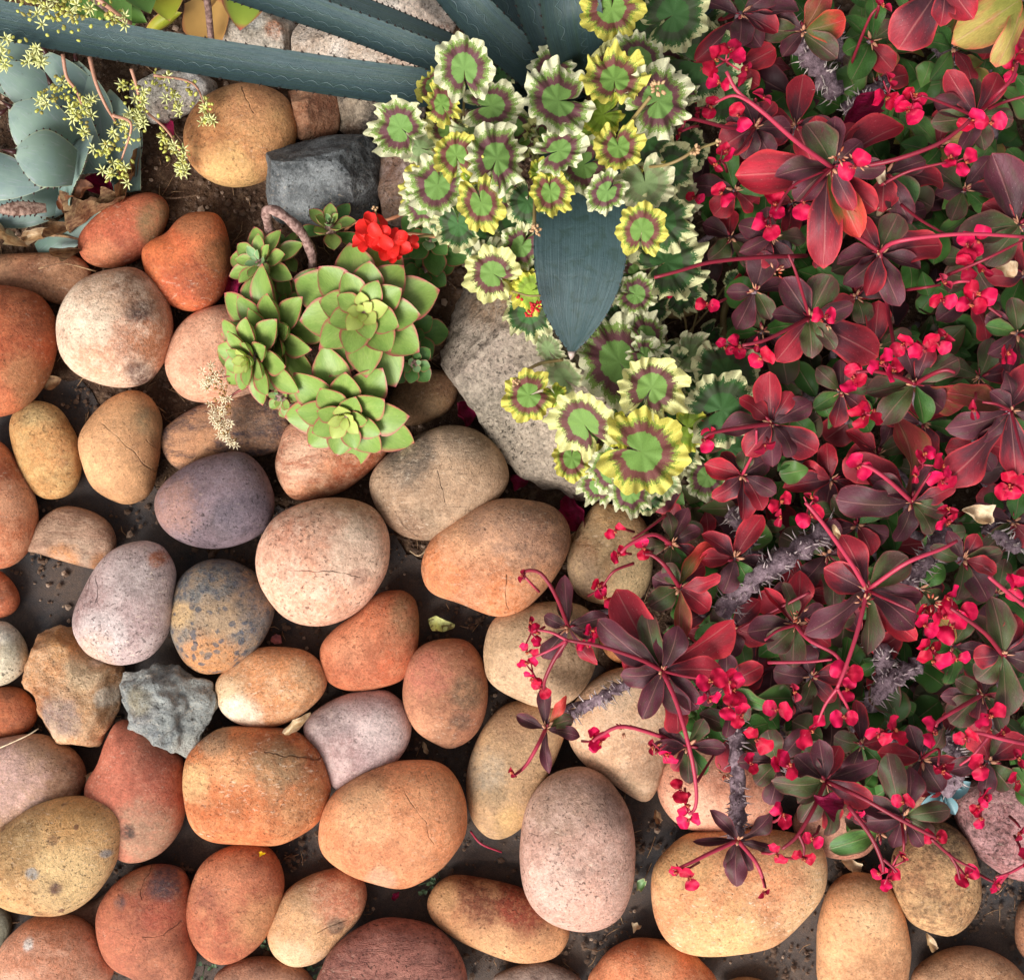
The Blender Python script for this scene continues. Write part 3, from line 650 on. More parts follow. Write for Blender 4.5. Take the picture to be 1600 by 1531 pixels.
def agave_leaf(path, widths, mat=AGAVE, cup=.34, name='leaf', teeth=True, thick=.05, roll=0, n=46, sp=8):
    P = spline(path, n); Wd = [float(q[0]) for q in spline([(w,) for w in widths], n)]
    org = W(*path[0]); nv = 15
    V = []; U = []
    C = [W(*p) for p in P]
    L = [0]
    for i in range(n): L.append(L[-1] + (C[i + 1] - C[i]).length)
    edges = ([], [])
    for s in range(2):
        for i in range(n + 1):
            t = (C[min(n, i + 1)] - C[max(0, i - 1)]).normalized()
            y = Vector((0, 0, 1)).cross(t).normalized()
            y = (Matrix.Rotation(roll * (1 - i / n), 3, t) @ y); z = t.cross(y)
            w = Wd[i] * S * .5
            for j in range(nv):
                q = -1 + 2 * j / (nv - 1)
                th = thick * max(0, 1 - q * q) * min(.02, w) * 6
                hgt = cup * w * (abs(q) ** 2.0) - (th * (2.2 - 1.4 * i / n) if s else 0)
                V.append(C[i] + y * (q * w) + z * hgt - org); U.append((L[i] / .5, j / (nv - 1)))
                if s == 0 and j in (0, nv - 1): edges[0 if j == 0 else 1].append((V[-1], y * (1 if j else -1), t, w))
    F = grid_faces(n + 1, nv); k = (n + 1) * nv
    F = [f for f in F] + [tuple(q + k for q in f[::-1]) for f in F]
    F = [f[::-1] for f in F]
    o = rel(name, mesh(name, V, F, U), org, agave, mat)
    if teeth:
        TV = []; TF = []
        for e in edges:
            acc = 0; 
            for i in range(1, len(e) - 1):
                acc += (e[i][0] - e[i - 1][0]).length / S
                if acc > sp:
                    acc = 0; p, y, t, w = e[i]
                    if w < .002: continue
                    b = len(TV); hh = .0019
                    TV += [p - t * .0018 - y * .0008, p + t * .0018 - y * .0008, p + y * hh + t * .0012 + Vector((0, 0, .0006)), p + Vector((0, 0, .0012))]
                    TF += [(b, b + 1, b + 2), (b, b + 2, b + 3), (b + 1, b + 3, b + 2)]
        rel('tooth_row', mesh('tooth_row', TV, TF, smooth=False), org, o, TOOTH)['kind'] = 'stuff'
    return o
agave_leaf([(895,160,.10),(760,147,.16),(640,138,.19),(470,115,.20),(235,78,.20),(0,34,.19),(-160,-4,.16)], [44,52,54,52,51,53,54])
agave_leaf([(895,150,.10),(800,140,.15),(720,108,.18),(635,76,.20),(531,37,.20),(400,-8,.19),(330,-34,.18)], [40,42,42,42,42,44,46], roll=.2)
agave_leaf([(895,145,.10),(790,120,.12),(700,80,.13),(620,46,.14),(540,14,.14),(470,-20,.14)], [36,44,46,46,46,44])
agave_leaf([(890,140,.10),(850,125,.16),(775,60,.19),(715,-5,.21),(670,-70,.21)], [50,56,58,56,52])
agave_leaf([(895,140,.10),(868,110,.14),(815,30,.15),(775,-70,.16)], [60,66,66,62])
agave_leaf([(895,140,.10),(885,110,.16),(850,30,.19),(825,-70,.20)], [50,62,66,62])
agave_leaf([(905,140,.11),(905,100,.18),(893,30,.24),(880,-80,.26)], [66,76,80,76])
agave_leaf([(905,140,.10),(960,110,.15),(1030,72,.17),(1110,12,.18),(1150,-40,.18)], [16,18,17,12,8], cup=.9)
agave_leaf([(885,135,.08),(820,90,.1),(760,30,.1),(700,-40,.1)], [40,50,40,30])
o = agave_leaf([(895,170,.12),(903,240,.19),(907,320,.23),(906,400,.235),(900,470,.225),(896,520,.21),(893,553,.20)], [74,102,118,122,96,50,4], mat=AGAVE_W, cup=.12, sp=9)
Vt, Ft = tube_geo([W(893, 548, .2) - W(893, 548, .2), W(893, 556, .197) - W(893, 548, .2), W(892, 562, .194) - W(893, 548, .2)], [.0042, .003, .0006], 8)
g = N('agave spine'); SPINE = g.fin(g.mix(g.mr(g.sep(g.obj)[1], -.004, .001), lin((190, 170, 160)), lin((60, 36, 34))), .35)
sp_ = rel('spine', mesh('spine', Vt, Ft), W(893, 548, .2), agave, SPINE)

# ------------------------------------------------------------------ the pale agave at the edge
g = N('pale agave skin')
u, v_, _ = g.sep(g.uv)
ns = g.noise(g.obj, 26, 4)
col = g.mix(g.mr(u, .1, .95), lin((92, 118, 106)), lin((144, 164, 150)))
col = g.mix(g.mr(ns, .4, .65), col, lin((112, 132, 128)))
d = g.math('ABSOLUTE', g.math('SUBTRACT', v_, .5))
col = g.mix(g.math('MAXIMUM', g.mr(d, .475, .5, 0, .8), g.mr(u, .93, .99)), col, lin((178, 186, 150)))
col = g.mix(g.mr(g.noise(g.map(g.uv, sc=(1.2, 5, 1)), 3, 4), .55, .8, 0, .5), col, lin((170, 164, 180)))
col = g.mix(g.mr(g.noise(g.obj, 110, 4, .7), .64, .7, 0, .45), col, lin((90, 100, 84)))
PALE = g.fin(col, .5, g.bump(g.noise(g.obj, 60, 4), .3, .0015), .35)
g = N('agave thorn'); THORN = g.fin(lin((62, 28, 26)), .35)
g = N('dry agave scar')
SCAR = g.fin(g.mix(g.mr(g.noise(g.obj, 160, 5), .4, .6), lin((176, 144, 128)), lin((104, 74, 62))), .85, g.bump(g.noise(g.obj, 200, 5), 1, .002))
pale = thing('agave', W(20, 230, 0), 'pale blue-green agave with plump dark-spined leaves at the side of the bed', 'agave')
def plump(base, tip, wd, arch=.16, spine=True, cup=-.25, roll=0, thick=.35, mat=None):
    B = W(*base); T = W(*tip)
    prof = lambda u: (.62 + .38 * math.sin(math.pi * min(1, u / .62) * .5)) if u < .5 else max(.015, ((1 - ((u - .5) / .5) ** 1.8) ** .9) * (.62 + .38 * math.sin(math.pi * min(1, u / .62) * .5)))
    V, F, U = blade(prof, 20, 13, arch, 0, thick=.12)
    L = (T - B).length; hw = wd * S * .5
    V = [(x, y, z + cup * hw / L * (y * y)) for x, y, z in V]
    M = frame(B, T, roll=roll, sy=hw, sz=L)
    V = [(M @ Vector(p)) - B for p in V]
    o = rel('leaf', mesh('leaf', V, F, U), B, pale, mat or PALE)
    nu, nv = 20, 13
    TV = []; TF = []
    for j in (0, nv - 1):
        for i in range(4, 19, 2):
            p = V[i * nv + j]; q = V[(i + 1) * nv + j]; c_ = V[i * nv + nv // 2]
            t = (q - p).normalized(); y = (p - c_).normalized(); b = len(TV)
            TV += [p - t * .0014, p + t * .0014, p + y * .0026 + t * .001, p + Vector((0, 0, .001))]
            TF += [(b, b + 1, b + 2), (b, b + 2, b + 3), (b + 1, b + 3, b + 2)]
    rel('tooth_row', mesh('tooth_row', TV, TF, smooth=False), B, o, THORN)['kind'] = 'stuff'
    if spine:
        e = V[nu * nv + nv // 2]; dr = (e - V[(nu - 3) * nv + nv // 2]).normalized()
        sv, sf = tube_geo([e - dr * .004, e + dr * .003, e + dr * .011 + Vector((0, 0, .003))], [.0033, .0022, .0004], 7)
        rel('spine', mesh('spine', sv, sf), B, o, THORN)
    return o
plump((110,300,.02),(30,326,.04),60, spine=False)
plump((-60,330,.02),(118,322,.03),66, arch=.08)
plump((-90,262,.05),(74,292,.06),74, arch=.1, spine=False)
plump((178,262,.01),(222,205,.03),56, spine=False)
plump((60,395,.01),(158,330,.03),50, arch=.05, spine=False)
plump((196,300,.02),(172,140,.04),74, arch=.1, spine=False)
plump((148,270,.03),(118,92,.06),92, arch=.12)
plump((150,225,.04),(70,80,.07),86, arch=.1)
plump((70,150,.03),(-30,60,.06),90, spine=False)
plump((100,175,.055),(-8,100,.08),66, arch=.12)
plump((150,265,.055),(78,128,.085),64, arch=.14)
plump((98,312,.06),(146,212,.09),54, arch=.16, roll=-.5, spine=False)
plump((-70,236,.08),(2,176,.10),60)
plump((108,232,.09),(14,166,.115),86, arch=.2)
plump((118,262,.10),(20,237,.135),84, arch=.22)
sc_ = plump((72,325,.055),(-12,330,.07),22, arch=.1, spine=False, mat=SCAR); sc_.name = 'dry_scar'
# ------------------------------------------------------------------ aeonium rosettes
LIME = leafmat('aeonium leaf', (158, 180, 98), (136, 164, 80), edge=(184, 90, 90), ew=.085, rough=.36, vein=0, mott=.14, trans=.1, blot=(108, 146, 62))
LIMEY = leafmat('aeonium leaf yellow', (186, 200, 112), (178, 192, 100), edge=(196, 130, 96), ew=.04, rough=.4, vein=0, mott=.08, trans=.1)
DEEP = leafmat('aeonium leaf deep green', (84, 126, 60), (100, 142, 72), edge=(176, 100, 84), ew=.06, rough=.4, vein=0, mott=.12, trans=.08, blot=(66, 108, 54))
PALEG = leafmat('aeonium leaf grey green', (140, 172, 124), (120, 158, 100), edge=(206, 190, 140), ew=.08, rough=.42, vein=0, mott=.1, trans=.1)
aeo = thing('aeonium', W(520, 560, 0), 'green rosettes with red-edged fleshy leaves growing over the stones', 'succulent')
RL = []
for k in range(4):
    V, F, U = blade(spat, 14, 9, .05 + .02 * k, 0.07, thick=.12, tipdip=-.03 + .02 * k, seed=k)
    RL.append((V, F, U))
_rlm = {}
def rleaf(k, mat):
    if (k, mat.name) not in _rlm:
        V, F, U = RL[k]; m = mesh('leaf', V, F, U); m.materials.append(mat); _rlm[(k, mat.name)] = m
    return _rlm[(k, mat.name)]
BARK = N('pale bark'); BARK = BARK.fin(BARK.mix(BARK.mr(BARK.noise(BARK.obj, 200, 5), .4, .6), lin((176, 142, 132)), lin((118, 88, 80))), .85, BARK.bump(BARK.noise(BARK.obj, 260, 4), 1, .002))
def rosette(cx, cy, z, Rad, nleaf, mats, tilt=(0, 0), wr=.50, rise=.55, flat=1.0, seed=0, axis=None, root=None, parent=None, name='rosette'):
    """tilt: direction (image px, py) to which the rosette faces"""
    rr = random.Random(seed); parent = parent or aeo
    C = W(cx, cy, z)
    ax = Vector((tilt[0], -tilt[1], 1)).normalized()
    e1 = ax.orthogonal().normalized(); e2 = ax.cross(e1)
    root = root or (cx - tilt[0] * 30, cy - tilt[1] * 30, 0)
    Rt = W(*root)
    V, F = tube_geo([Rt - C, (Rt - C) * .5 + Vector((.002, .001, .0)), -ax * .012, -ax * .001], [.007, .0065, .007, .004], 8)
    st = rel(name, mesh(name, V, F), C, parent, BARK)
    a0 = rr.uniform(0, 6)
    for i in range(nleaf):
        f = (i + .5) / nleaf               # 0 centre .. 1 outside
        a = a0 + i * 2.39996
        L = Rad * S * (.13 + .87 * f ** .85) * rr.uniform(.93, 1.06)
        el = rise * math.pi / 2 * (1 - f ** .7) ** .9 + .12 - .18 * f * flat
        d = (e1 * math.cos(a) + e2 * math.sin(a)) * math.cos(el) + ax * math.sin(el)
        B = C + (e1 * math.cos(a) + e2 * math.sin(a)) * (.0012 + .004 * f) - ax * (.020 * f)
        T = B + d * L
        M = frame(B, T, up=ax, roll=rr.uniform(-.06, .06), sy=L * wr * .92 * rr.uniform(.44, .52) * (1.15 - .15 * f), sz=L)
        mt = mats[0] if f < .26 else (mats[1] if f < .75 or len(mats) < 3 else mats[2])
        M = Matrix.Translation(-C) @ M
        o = bpy.data.objects.new('leaf', rleaf(rr.randrange(4), mt)); COL.objects.link(o); o.parent = st; o.matrix_basis = M
    return st
rosette(568,488,.13,110,32,(LIMEY,LIME,LIME),(.0,.05),seed=3,wr=.68,root=(600,560,0))
rosette(540,652,.10,104,27,(LIMEY,LIME,LIME),(-.1,.75),seed=8,wr=.7,root=(560,600,0))
rosette(386,562,.12,80,26,(LIMEY,LIME,LIME),(-.75,.5),seed=4,wr=.62,rise=.75,root=(480,500,0))
rosette(424,528,.095,108,30,(LIME,LIME,LIME),(-.55,.35),seed=5,wr=.52,rise=.8,root=(500,500,0))
rosette(444,488,.075,96,26,(LIME,LIME,LIME),(-.35,.1),seed=6,wr=.52,rise=.7,root=(500,500,0))
rosette(402,408,.09,70,22,(PALEG,LIME,LIME),(-.45,-.2),seed=7,wr=.55,root=(470,430,0))
rosette(440,385,.06,44,14,(LIME,DEEP,LIME),(-.2,-.5),seed=17,wr=.6,root=(470,430,0))
rosette(515,348,.09,54,16,(PALEG,LIME,DEEP),(.1,-.5),seed=9,wr=.62,rise=.9,root=(540,400,0))
rosette(648,568,.085,38,14,(PALEG,DEEP,DEEP),(.3,.2),seed=10,wr=.9,root=(610,540,0))
rosette(434,622,.085,30,12,(PALEG,LIME,LIME),(-.3,.3),seed=11,wr=.8,root=(480,600,0))
rosette(455,640,.07,36,12,(PALEG,LIME,LIME),(-.2,.5),seed=21,wr=.8,root=(480,600,0))
rosette(672,372,.085,66,16,(PALEG,DEEP,DEEP),(.1,-.1),seed=12,wr=.8,root=(640,420,0))
rosette(664,420,.06,50,12,(DEEP,DEEP,DEEP),(.2,.1),seed=14,wr=.85,root=(640,420,0))
rosette(640,520,.05,60,12,(DEEP,DEEP,DEEP),(.2,.1),seed=24,wr=.85,root=(610,520,0))
for nm, P, r in (('stem', [(487,440,.05),(488,400,.08),(470,362,.10),(440,335,.115),(418,328,.115),(420,355,.08),(432,375,.05)], .0055),
                 ('stem', [(705,375,.12),(650,366,.12),(600,370,.11),(560,400,.06)], .0018),
                 ('stem', [(640,330,.10),(600,345,.10),(550,350,.08),(530,380,.05)], .002)):
    pts = path_px(P, 22); V, F = tube_geo([p - pts[0] for p in pts], [r * (1 + .15 * math.sin(i * 1.7)) for i in range(len(pts))], 8)
    rel(nm, mesh(nm, V, F), pts[0], aeo, BARK if r > .003 else LIMEY)

# top-left fleshy plant with wide pads
PADG = leafmat('broad pad green', (88, 124, 58), (96, 132, 62), edge=(130, 146, 70), ew=.05, rough=.4, vein=0, mott=.1)
PADY = leafmat('broad pad yellow', (196, 180, 70), (170, 178, 60), edge=(196, 150, 90), ew=.06, rough=.42, vein=0, mott=.1)
PADO = leafmat('broad pad orange', (214, 170, 100), (206, 156, 90), edge=(206, 130, 90), ew=.06, rough=.45, vein=0, mott=.1)
PADR = leafmat('broad pad lime with red rim', (150, 178, 66), (168, 182, 72), edge=(196, 100, 88), ew=.12, rough=.42, vein=0, mott=.12)
pads = thing('succulent', W(250, -20, 0), 'succulent with wide green, yellow and orange leaves behind the long agave leaf', 'succulent')
def pad(b, t, wd, mat, arch=.1):
    B = W(*b); T = W(*t); L = (T - B).length
    V, F, U = blade(lambda u: spat(u), 16, 9, arch, .1, thick=.1)
    M = Matrix.Translation(-B) @ frame(B, T, sy=wd * S * .5, sz=L)
    return rel('leaf', mesh('leaf', [M @ Vector(p) for p in V], F, U), B, pads, mat)
pad((150,-40,.04),(205,35,.07),60,PADG); pad((210,-60,.06),(235,22,.09),66,PADG); pad((170,10,.03),(230,36,.05),34,PADG)
pad((260,-40,.05),(265,34,.07),58,PADY); pad((330,-60,.05),(330,12,.08),60,PADO); pad((300,0,.025),(346,66,.035),78,PADO)
pad((400,-40,.05),(375,48,.075),68,PADR); pad((180,-30,.02),(200,50,.03),50,PADY); pad((225,60,.02),(285,20,.045),22,PADY)
pad((100,-40,.02),(150,30,.05),60,PADG); pad((140,-10,.02),(165,50,.03),46,PADG); pad((200,-10,.03),(205,48,.04),40,PADG)
for P, r in (([(330,60,.05),(325,10,.09),(318,-30,.1)], .004), ([(205,38,.12),(170,18,.13),(135,-10,.13)], .003)):
    pts = path_px(P, 10); V, F = tube_geo([p - pts[0] for p in pts], r, 7); rel('stem', mesh('stem', V, F), pts[0], pads, BARK)

# ------------------------------------------------------------------ yellow sedum sprays over the pale agave
SEDY = N('sedum bud'); SEDY = SEDY.fin(SEDY.mix(SEDY.noise(SEDY.obj, 90, 3), lin((176, 180, 78)), lin((214, 210, 112))), .5)
SEDW = N('sedum star'); SEDW = SEDW.fin(SEDW.mix(SEDW.noise(SEDW.obj, 120, 3), lin((226, 224, 172)), lin((200, 206, 120))), .5)
SEDB = N('sedum old bud'); SEDB = SEDB.fin(SEDB.mix(SEDB.noise(SEDB.obj, 120, 3), lin((168, 140, 80)), lin((150, 156, 72))), .6)
SEDS = N('sedum stalk'); SEDS = SEDS.fin(lin((186, 136, 112)), .5)
def bud_geo(V, F, MI, c, d, L, w, mi):
    d = d.normalized(); a = d.orthogonal().normalized(); b = d.cross(a); k = len(V)
    V.append(c)
    for t, r in ((.35, 1.0), (.7, .8)):
        for q in range(5):
            th = q * 2 * math.pi / 5; V.append(c + d * (L * t) + (a * math.cos(th) + b * math.sin(th)) * w * r)
    V.append(c + d * L)
    for q in range(5):
        q2 = (q + 1) % 5
        F += [(k, k + 1 + q2, k + 1 + q), (k + 1 + q, k + 1 + q2, k + 6 + q2, k + 6 + q), (k + 6 + q, k + 6 + q2, k + 11)]
    MI += [mi] * 15
sedum = thing('sedum', W(150, 60, 0), 'sprays of tiny yellow-green buds and cream stars hanging over the pale agave', 'sedum')
def spray(stems, clusters, parent, mats, seed, bw=.0019, bl=.0078):
    rr = random.Random(seed)
    for P, r in stems:
        pts = path_px(P, 14); V, F = tube_geo([p - pts[0] for p in pts], [r * (1 - .5 * i / 14) for i in range(15)], 6)
        rel('stem', mesh('stem', V, F), pts[0], parent, SEDS if mats[0] is SEDY else mats[3])
    for (x, y, z, rad, nb, kind) in clusters:
        C = W(x, y, z); V = []; F = []; MI = []
        for i in range(nb):
            p = Vector((rr.gauss(0, .5), rr.gauss(0, .5), rr.gauss(0, .35))) * rad * S
            nb2 = 6 if rr.random() < (.6 if kind == 'w' else .14) else 0
            if nb2:
                ax = Vector((rr.uniform(-.7, .7), rr.uniform(-.9, .3), 1)).normalized(); e = ax.orthogonal().normalized(); f_ = ax.cross(e)
                for q in range(6):
                    th = q * math.pi / 3; bud_geo(V, F, MI, p, e * math.cos(th) + f_ * math.sin(th) + ax * .45, bl * 1.1, bw * .5, 1)
            else:
                bud_geo(V, F, MI, p, Vector((rr.uniform(-1, 1), rr.uniform(-1, 1), rr.uniform(.0, 1))), bl * rr.uniform(.6, 1), bw * rr.uniform(.7, 1.15), 2 if rr.random() < .25 else 0)
        o = rel('bud_cluster', mesh('bud_cluster', V, F, mats=mats[:3], mi=MI), C, parent); tag(o, kind='stuff')
spray([([(98,85,.17),(104,120,.16),(118,140,.15),(128,165,.14)], .0022), ([(140,90,.16),(150,130,.16),(165,165,.15),(180,190,.13)], .0024),
       ([(205,108,.15),(212,130,.14),(225,170,.12),(262,205,.10),(292,255,.07)], .002), ([(240,118,.13),(300,130,.11),(322,170,.08)], .0016),
       ([(175,180,.14),(205,195,.13),(190,250,.11)], .002), ([(130,-20,.25),(165,8,.25),(205,38,.22)], .003)],
      [(75,15,.24,30,46,'y'),(105,22,.24,26,34,'y'),(40,4,.24,26,30,'y'),(52,88,.20,16,20,'w'),(5,80,.2,22,26,'y'),(0,98,.19,14,8,'w'),(125,10,.24,22,24,'y'),(170,20,.24,16,16,'y'),(185,30,.23,12,12,'y'),
       (74,160,.145,17,20,'y'),(82,140,.145,16,18,'y'),(95,128,.15,10,8,'y'),(112,150,.145,14,14,'y'),(118,170,.14,16,18,'y'),(138,172,.14,17,18,'w'),(132,205,.13,12,14,'y'),
       (195,140,.13,16,16,'y'),(215,145,.13,18,18,'y'),(225,165,.125,16,18,'y'),(212,180,.125,14,12,'w'),(185,198,.12,15,16,'y'),(200,215,.12,15,16,'y'),(175,228,.115,15,16,'y'),(160,240,.11,13,14,'y'),(180,262,.11,17,20,'y'),(195,272,.105,13,14,'y'),(168,268,.105,8,6,'w'),
       (255,215,.09,13,13,'y'),(268,232,.085,14,16,'y'),(280,250,.08,14,16,'y'),(286,265,.07,10,10,'w'),(272,150,.11,13,12,'y'),(275,172,.10,13,12,'y'),(300,140,.1,12,12,'y'),(318,165,.085,12,12,'y'),(325,188,.07,11,10,'w'),(250,125,.12,16,14,'y')],
      sedum, [SEDY, SEDW, SEDB], 3)
SEDC = N('cream star petal'); SEDC = SEDC.fin(SEDC.mix(SEDC.noise(SEDC.obj, 120, 3), lin((244, 232, 206)), lin((226, 206, 160))), .5)
SEDR = N('reddish bud'); SEDR = SEDR.fin(SEDR.mix(SEDR.noise(SEDR.obj, 120, 3), lin((156, 150, 78)), lin((170, 84, 70))), .55)
SEDP = N('reddish stalk'); SEDP = SEDP.fin(lin((150, 78, 70)), .5)
stars = thing('sedum', W(380, 600, 0), 'reddish flower stalk crowded with cream stars lying on the peach stone', 'sedum')
spray([([(395,600,.085),(370,588,.09),(340,590,.085)], .0016), ([(395,600,.085),(360,620,.08),(345,650,.07),(352,690,.05)], .0016)],
      [(332,585,.09,12,18,'w'),(328,600,.088,11,14,'w'),(345,600,.088,12,18,'y'),(350,618,.085,13,20,'y'),(338,625,.08,10,12,'y'),(342,645,.075,12,18,'w'),(345,662,.07,12,18,'w'),(358,672,.065,10,12,'y'),(350,682,.06,9,12,'w'),(362,690,.055,7,9,'w'),(358,640,.08,10,12,'y')],
      stars, [SEDR, SEDC, SEDR, SEDP], 5, bw=.0013, bl=.006)
# ------------------------------------------------------------------ variegated geranium
def germat(name, cen, ring, mid, margin, m0=.80, ringw=(.45, .69), amt=1.0):
    g = N(name)
    rr_, th, _ = g.sep(g.uv)
    rn = g.math('MULTIPLY', g.rnd(), 40)
    ang = g.math('MULTIPLY', th, 6.2832)
    cs = g.comb(g.math('COSINE', ang), g.math('SINE', ang), rn)
    n1 = g.noise(g.vm('ADD', g.vm('SCALE', cs, 1.0), (0, 0, 0)), 9, 4, .6)           # streaks that depend on the angle
    n2 = g.noise(cs, 2.4, 2)
    n3 = g.noise(g.comb(g.math('MULTIPLY', g.math('COSINE', ang), 1.0), g.math('SINE', ang), g.math('ADD', rn, g.math('MULTIPLY', rr_, 1.4))), 20, 4, .7)
    sc7 = g.math('MULTIPLY', g.math('ABSOLUTE', g.math('SINE', g.math('MULTIPLY', th, math.pi * 17))), .02)
    def bound(r0, amp1, amp2): # 0 inside, 1 outside
        e = g.math('ADD', g.math('SUBTRACT', rr_, r0), g.math('ADD', g.math('MULTIPLY', g.math('SUBTRACT', n1, .5), amp1), g.math('ADD', g.math('MULTIPLY', g.math('SUBTRACT', n2, .5), amp2), g.math('MULTIPLY', g.math('SUBTRACT', n3, .5), amp1))))
        return e
    col = lin(cen)
    veinb = g.math('ABSOLUTE', g.math('SINE', g.math('MULTIPLY', th, math.pi * 7)))
    c0 = g.mix(g.mr(n3, .4, .6, 0, .35), lin(cen), lin(tuple(int(x * .86) for x in cen)))
    b1 = g.mr(g.math('SUBTRACT', bound(ringw[0], .09, .08), sc7), -.012, .012)
    ringc = g.mix(g.mr(n3, .35, .65, 0, .5), lin(ring), lin(tuple(int(x * 1.25) for x in ring)))
    c1 = g.mix(g.math('MULTIPLY', b1, amt), c0, ringc)
    b2 = g.mr(bound(ringw[1], .42, .3), -.05, .05)
    midc = g.mix(g.mr(n1, .4, .6, 0, .5), lin(mid), lin(tuple(int(x * .82) for x in mid)))
    c2 = g.mix(b2, c1, midc)
    b3 = g.mr(g.math('ADD', bound(m0, .46, .36), g.math('MULTIPLY', g.math('SUBTRACT', veinb, .5), .06)), -.015, .015)
    c3 = g.mix(b3, c2, g.mix(n1, lin(margin), lin(tuple(min(255, int(x * .93)) for x in margin))))
    # veins
    vl = g.mr(veinb, .0, .035, 1, 0)
    vl = g.math('MULTIPLY', vl, g.mr(rr_, .9, .4, 0, 1))
    c3 = g.mix(g.math('MULTIPLY', vl, .42), c3, lin(tuple(int(x * .6) for x in cen)))
    fv = g.noise(g.comb(g.math('COSINE', ang), g.math('SINE', ang), g.math('ADD', rn, rr_)), 34, 3)
    c3 = g.scale(c3, g.mr(fv, .3, .7, .80, 1.12))
    nrm = g.bump(g.math('ADD', g.math('MULTIPLY', g.mr(veinb, 0, .06), .14), g.math('MULTIPLY', fv, .6)), .45, .0016)
    return g.fin(c3, .55, nrm, .3, trans=.16)
GM = {'w': germat('geranium leaf cream margin', (122, 160, 82), (100, 62, 66), (134, 162, 80), (228, 226, 186), .84),
      'y': germat('geranium leaf yellow margin', (124, 162, 76), (116, 68, 62), (148, 172, 66), (226, 216, 104), .79),
      'm': germat('geranium leaf wide margin', (126, 162, 80), (106, 66, 64), (142, 172, 80), (234, 230, 156), .74),
      'd': germat('geranium leaf shaded', (70, 112, 58), (70, 66, 56), (66, 106, 54), (222, 220, 166), .84, amt=.7),  # shade on the back and lower leaves, put into darker greens
      'n': germat('geranium leaf young', (150, 180, 60), (110, 120, 50), (150, 184, 60), (226, 222, 90), .82, amt=.5),
      'k': germat('geranium leaf pale back', (142, 166, 110), (130, 120, 96), (150, 172, 116), (222, 218, 176), .82, amt=.5)}
def gmesh(seed, ruf, cupz, notch=.10):
    rr = random.Random(seed)
    nt, nr = 150, 14
    ph = [rr.uniform(0, 6.28) for _ in range(5)]
    V = []; U = []
    for j in range(nt + 1):
        t = j / nt
        a = notch + (2 * math.pi - 2 * notch) * t
        lob = .5 + .5 * math.cos(7 * 2 * math.pi * t + math.pi)       # 7 lobes
        sc = abs(math.sin(math.pi * 21 * t))
        Ro = .80 + .15 * lob ** .75 + .055 * sc ** .7 + .05 * math.sin(a * 2 + ph[0]) + .012 * math.sin(a * 33 + ph[4])
        ed = min(t, 1 - t) * 14
        if ed < 1: Ro *= .62 + .38 * math.sqrt(max(0, ed))
        for i in range(nr + 1):
            q = i / nr
            r = q * (.90 * (1 - q ** 2.5) * (Ro / .90 if ed < 1 else 1) + Ro * q ** 2.5)
            z = cupz * r * r + ruf * q ** 2.2 * (.6 * math.sin(7 * 2 * math.pi * t + ph[1]) + .32 * math.sin(a * 3 + ph[2])) + ruf * .5 * q ** 5 * math.sin(a * 19 + ph[3])
            z += .004 * (1 - abs(math.sin(math.pi * 7 * t))) * q * -1
            a2 = a + .05 * math.sin(q * 5 + ph[2]) * q
            V.append((r * math.cos(a2), r * math.sin(a2), z)); U.append((q, t))
    F = [f[::-1] for f in grid_faces(nt + 1, nr + 1)]
    return V, F, U
GS = [gmesh(k, .19 + .05 * (k % 3), (.12, -.10, .3, .02, -.22, .2)[k]) for k in range(6)]
_gm = {}
def gm(k, key):
    if (k, key) not in _gm:
        V, F, U = GS[k]; m = mesh('leaf', V, F, U); m.materials.append(GM[key]); _gm[(k, key)] = m
    return _gm[(k, key)]
ger = thing('geranium', W(880, 300, 0), 'variegated geranium with scalloped green leaves ringed brown and edged cream', 'geranium')
PET = N('geranium stalk'); PET = PET.fin(PET.mix(PET.noise(PET.obj, 60, 3), lin((150, 140, 84)), lin((128, 92, 66))), .55)
def gleaf(cx, cy, r, notch, key, z=.25, tx=0, ty=0, sq=1.0, k=None, root=None):
    """notch: image angle of the leaf's cleft; tx, ty lean of the face; sq narrows the leaf across"""
    rr = random.Random(int(cx * 31 + cy * 17))
    C = W(cx, cy, z)
    tx += rr.uniform(-.32, .32); ty += rr.uniform(-.32, .32); sq *= rr.uniform(.86, 1.04)
    n_ = Vector((tx, -ty, 1)).normalized()
    a = R(-notch); x = Vector((math.cos(a), math.sin(a), 0)); x = (x - n_ * x.dot(n_)).normalized(); y = n_.cross(x)
    s = r * S * (H - z) / H * 1.17
    k = rr.randrange(6) if k is None else k
    M = Matrix.Translation(C) @ Matrix((x, y, n_)).transposed().to_4x4() @ Matrix.Diagonal((s, s * sq, s, 1))
    o = put('leaf', gm(k, key), ger, None, M)
    if root is None:
        root = min(((730, 290), (890, 250), (990, 300), (960, 620), (830, 440), (1060, 560)), key=lambda q: (q[0] - cx) ** 2 + (q[1] - cy) ** 2)
    rt = W(root[0] + rr.uniform(-14, 14), root[1] + rr.uniform(-14, 14), .05)
    mid_ = (C + rt) / 2 + Vector((0, 0, .01)) + (C - rt) * .1
    pts = [C - n_ * .001, C - n_ * .02 + (rt - C) * .12, mid_, rt]
    P = [Vector(q) for q in spline([tuple(p) for p in pts], 9)]
    V, F = tube_geo([p - C for p in P], .0013, 5)
    rel('leaf_stalk', mesh('leaf_stalk', V, F), C, ger, PET)
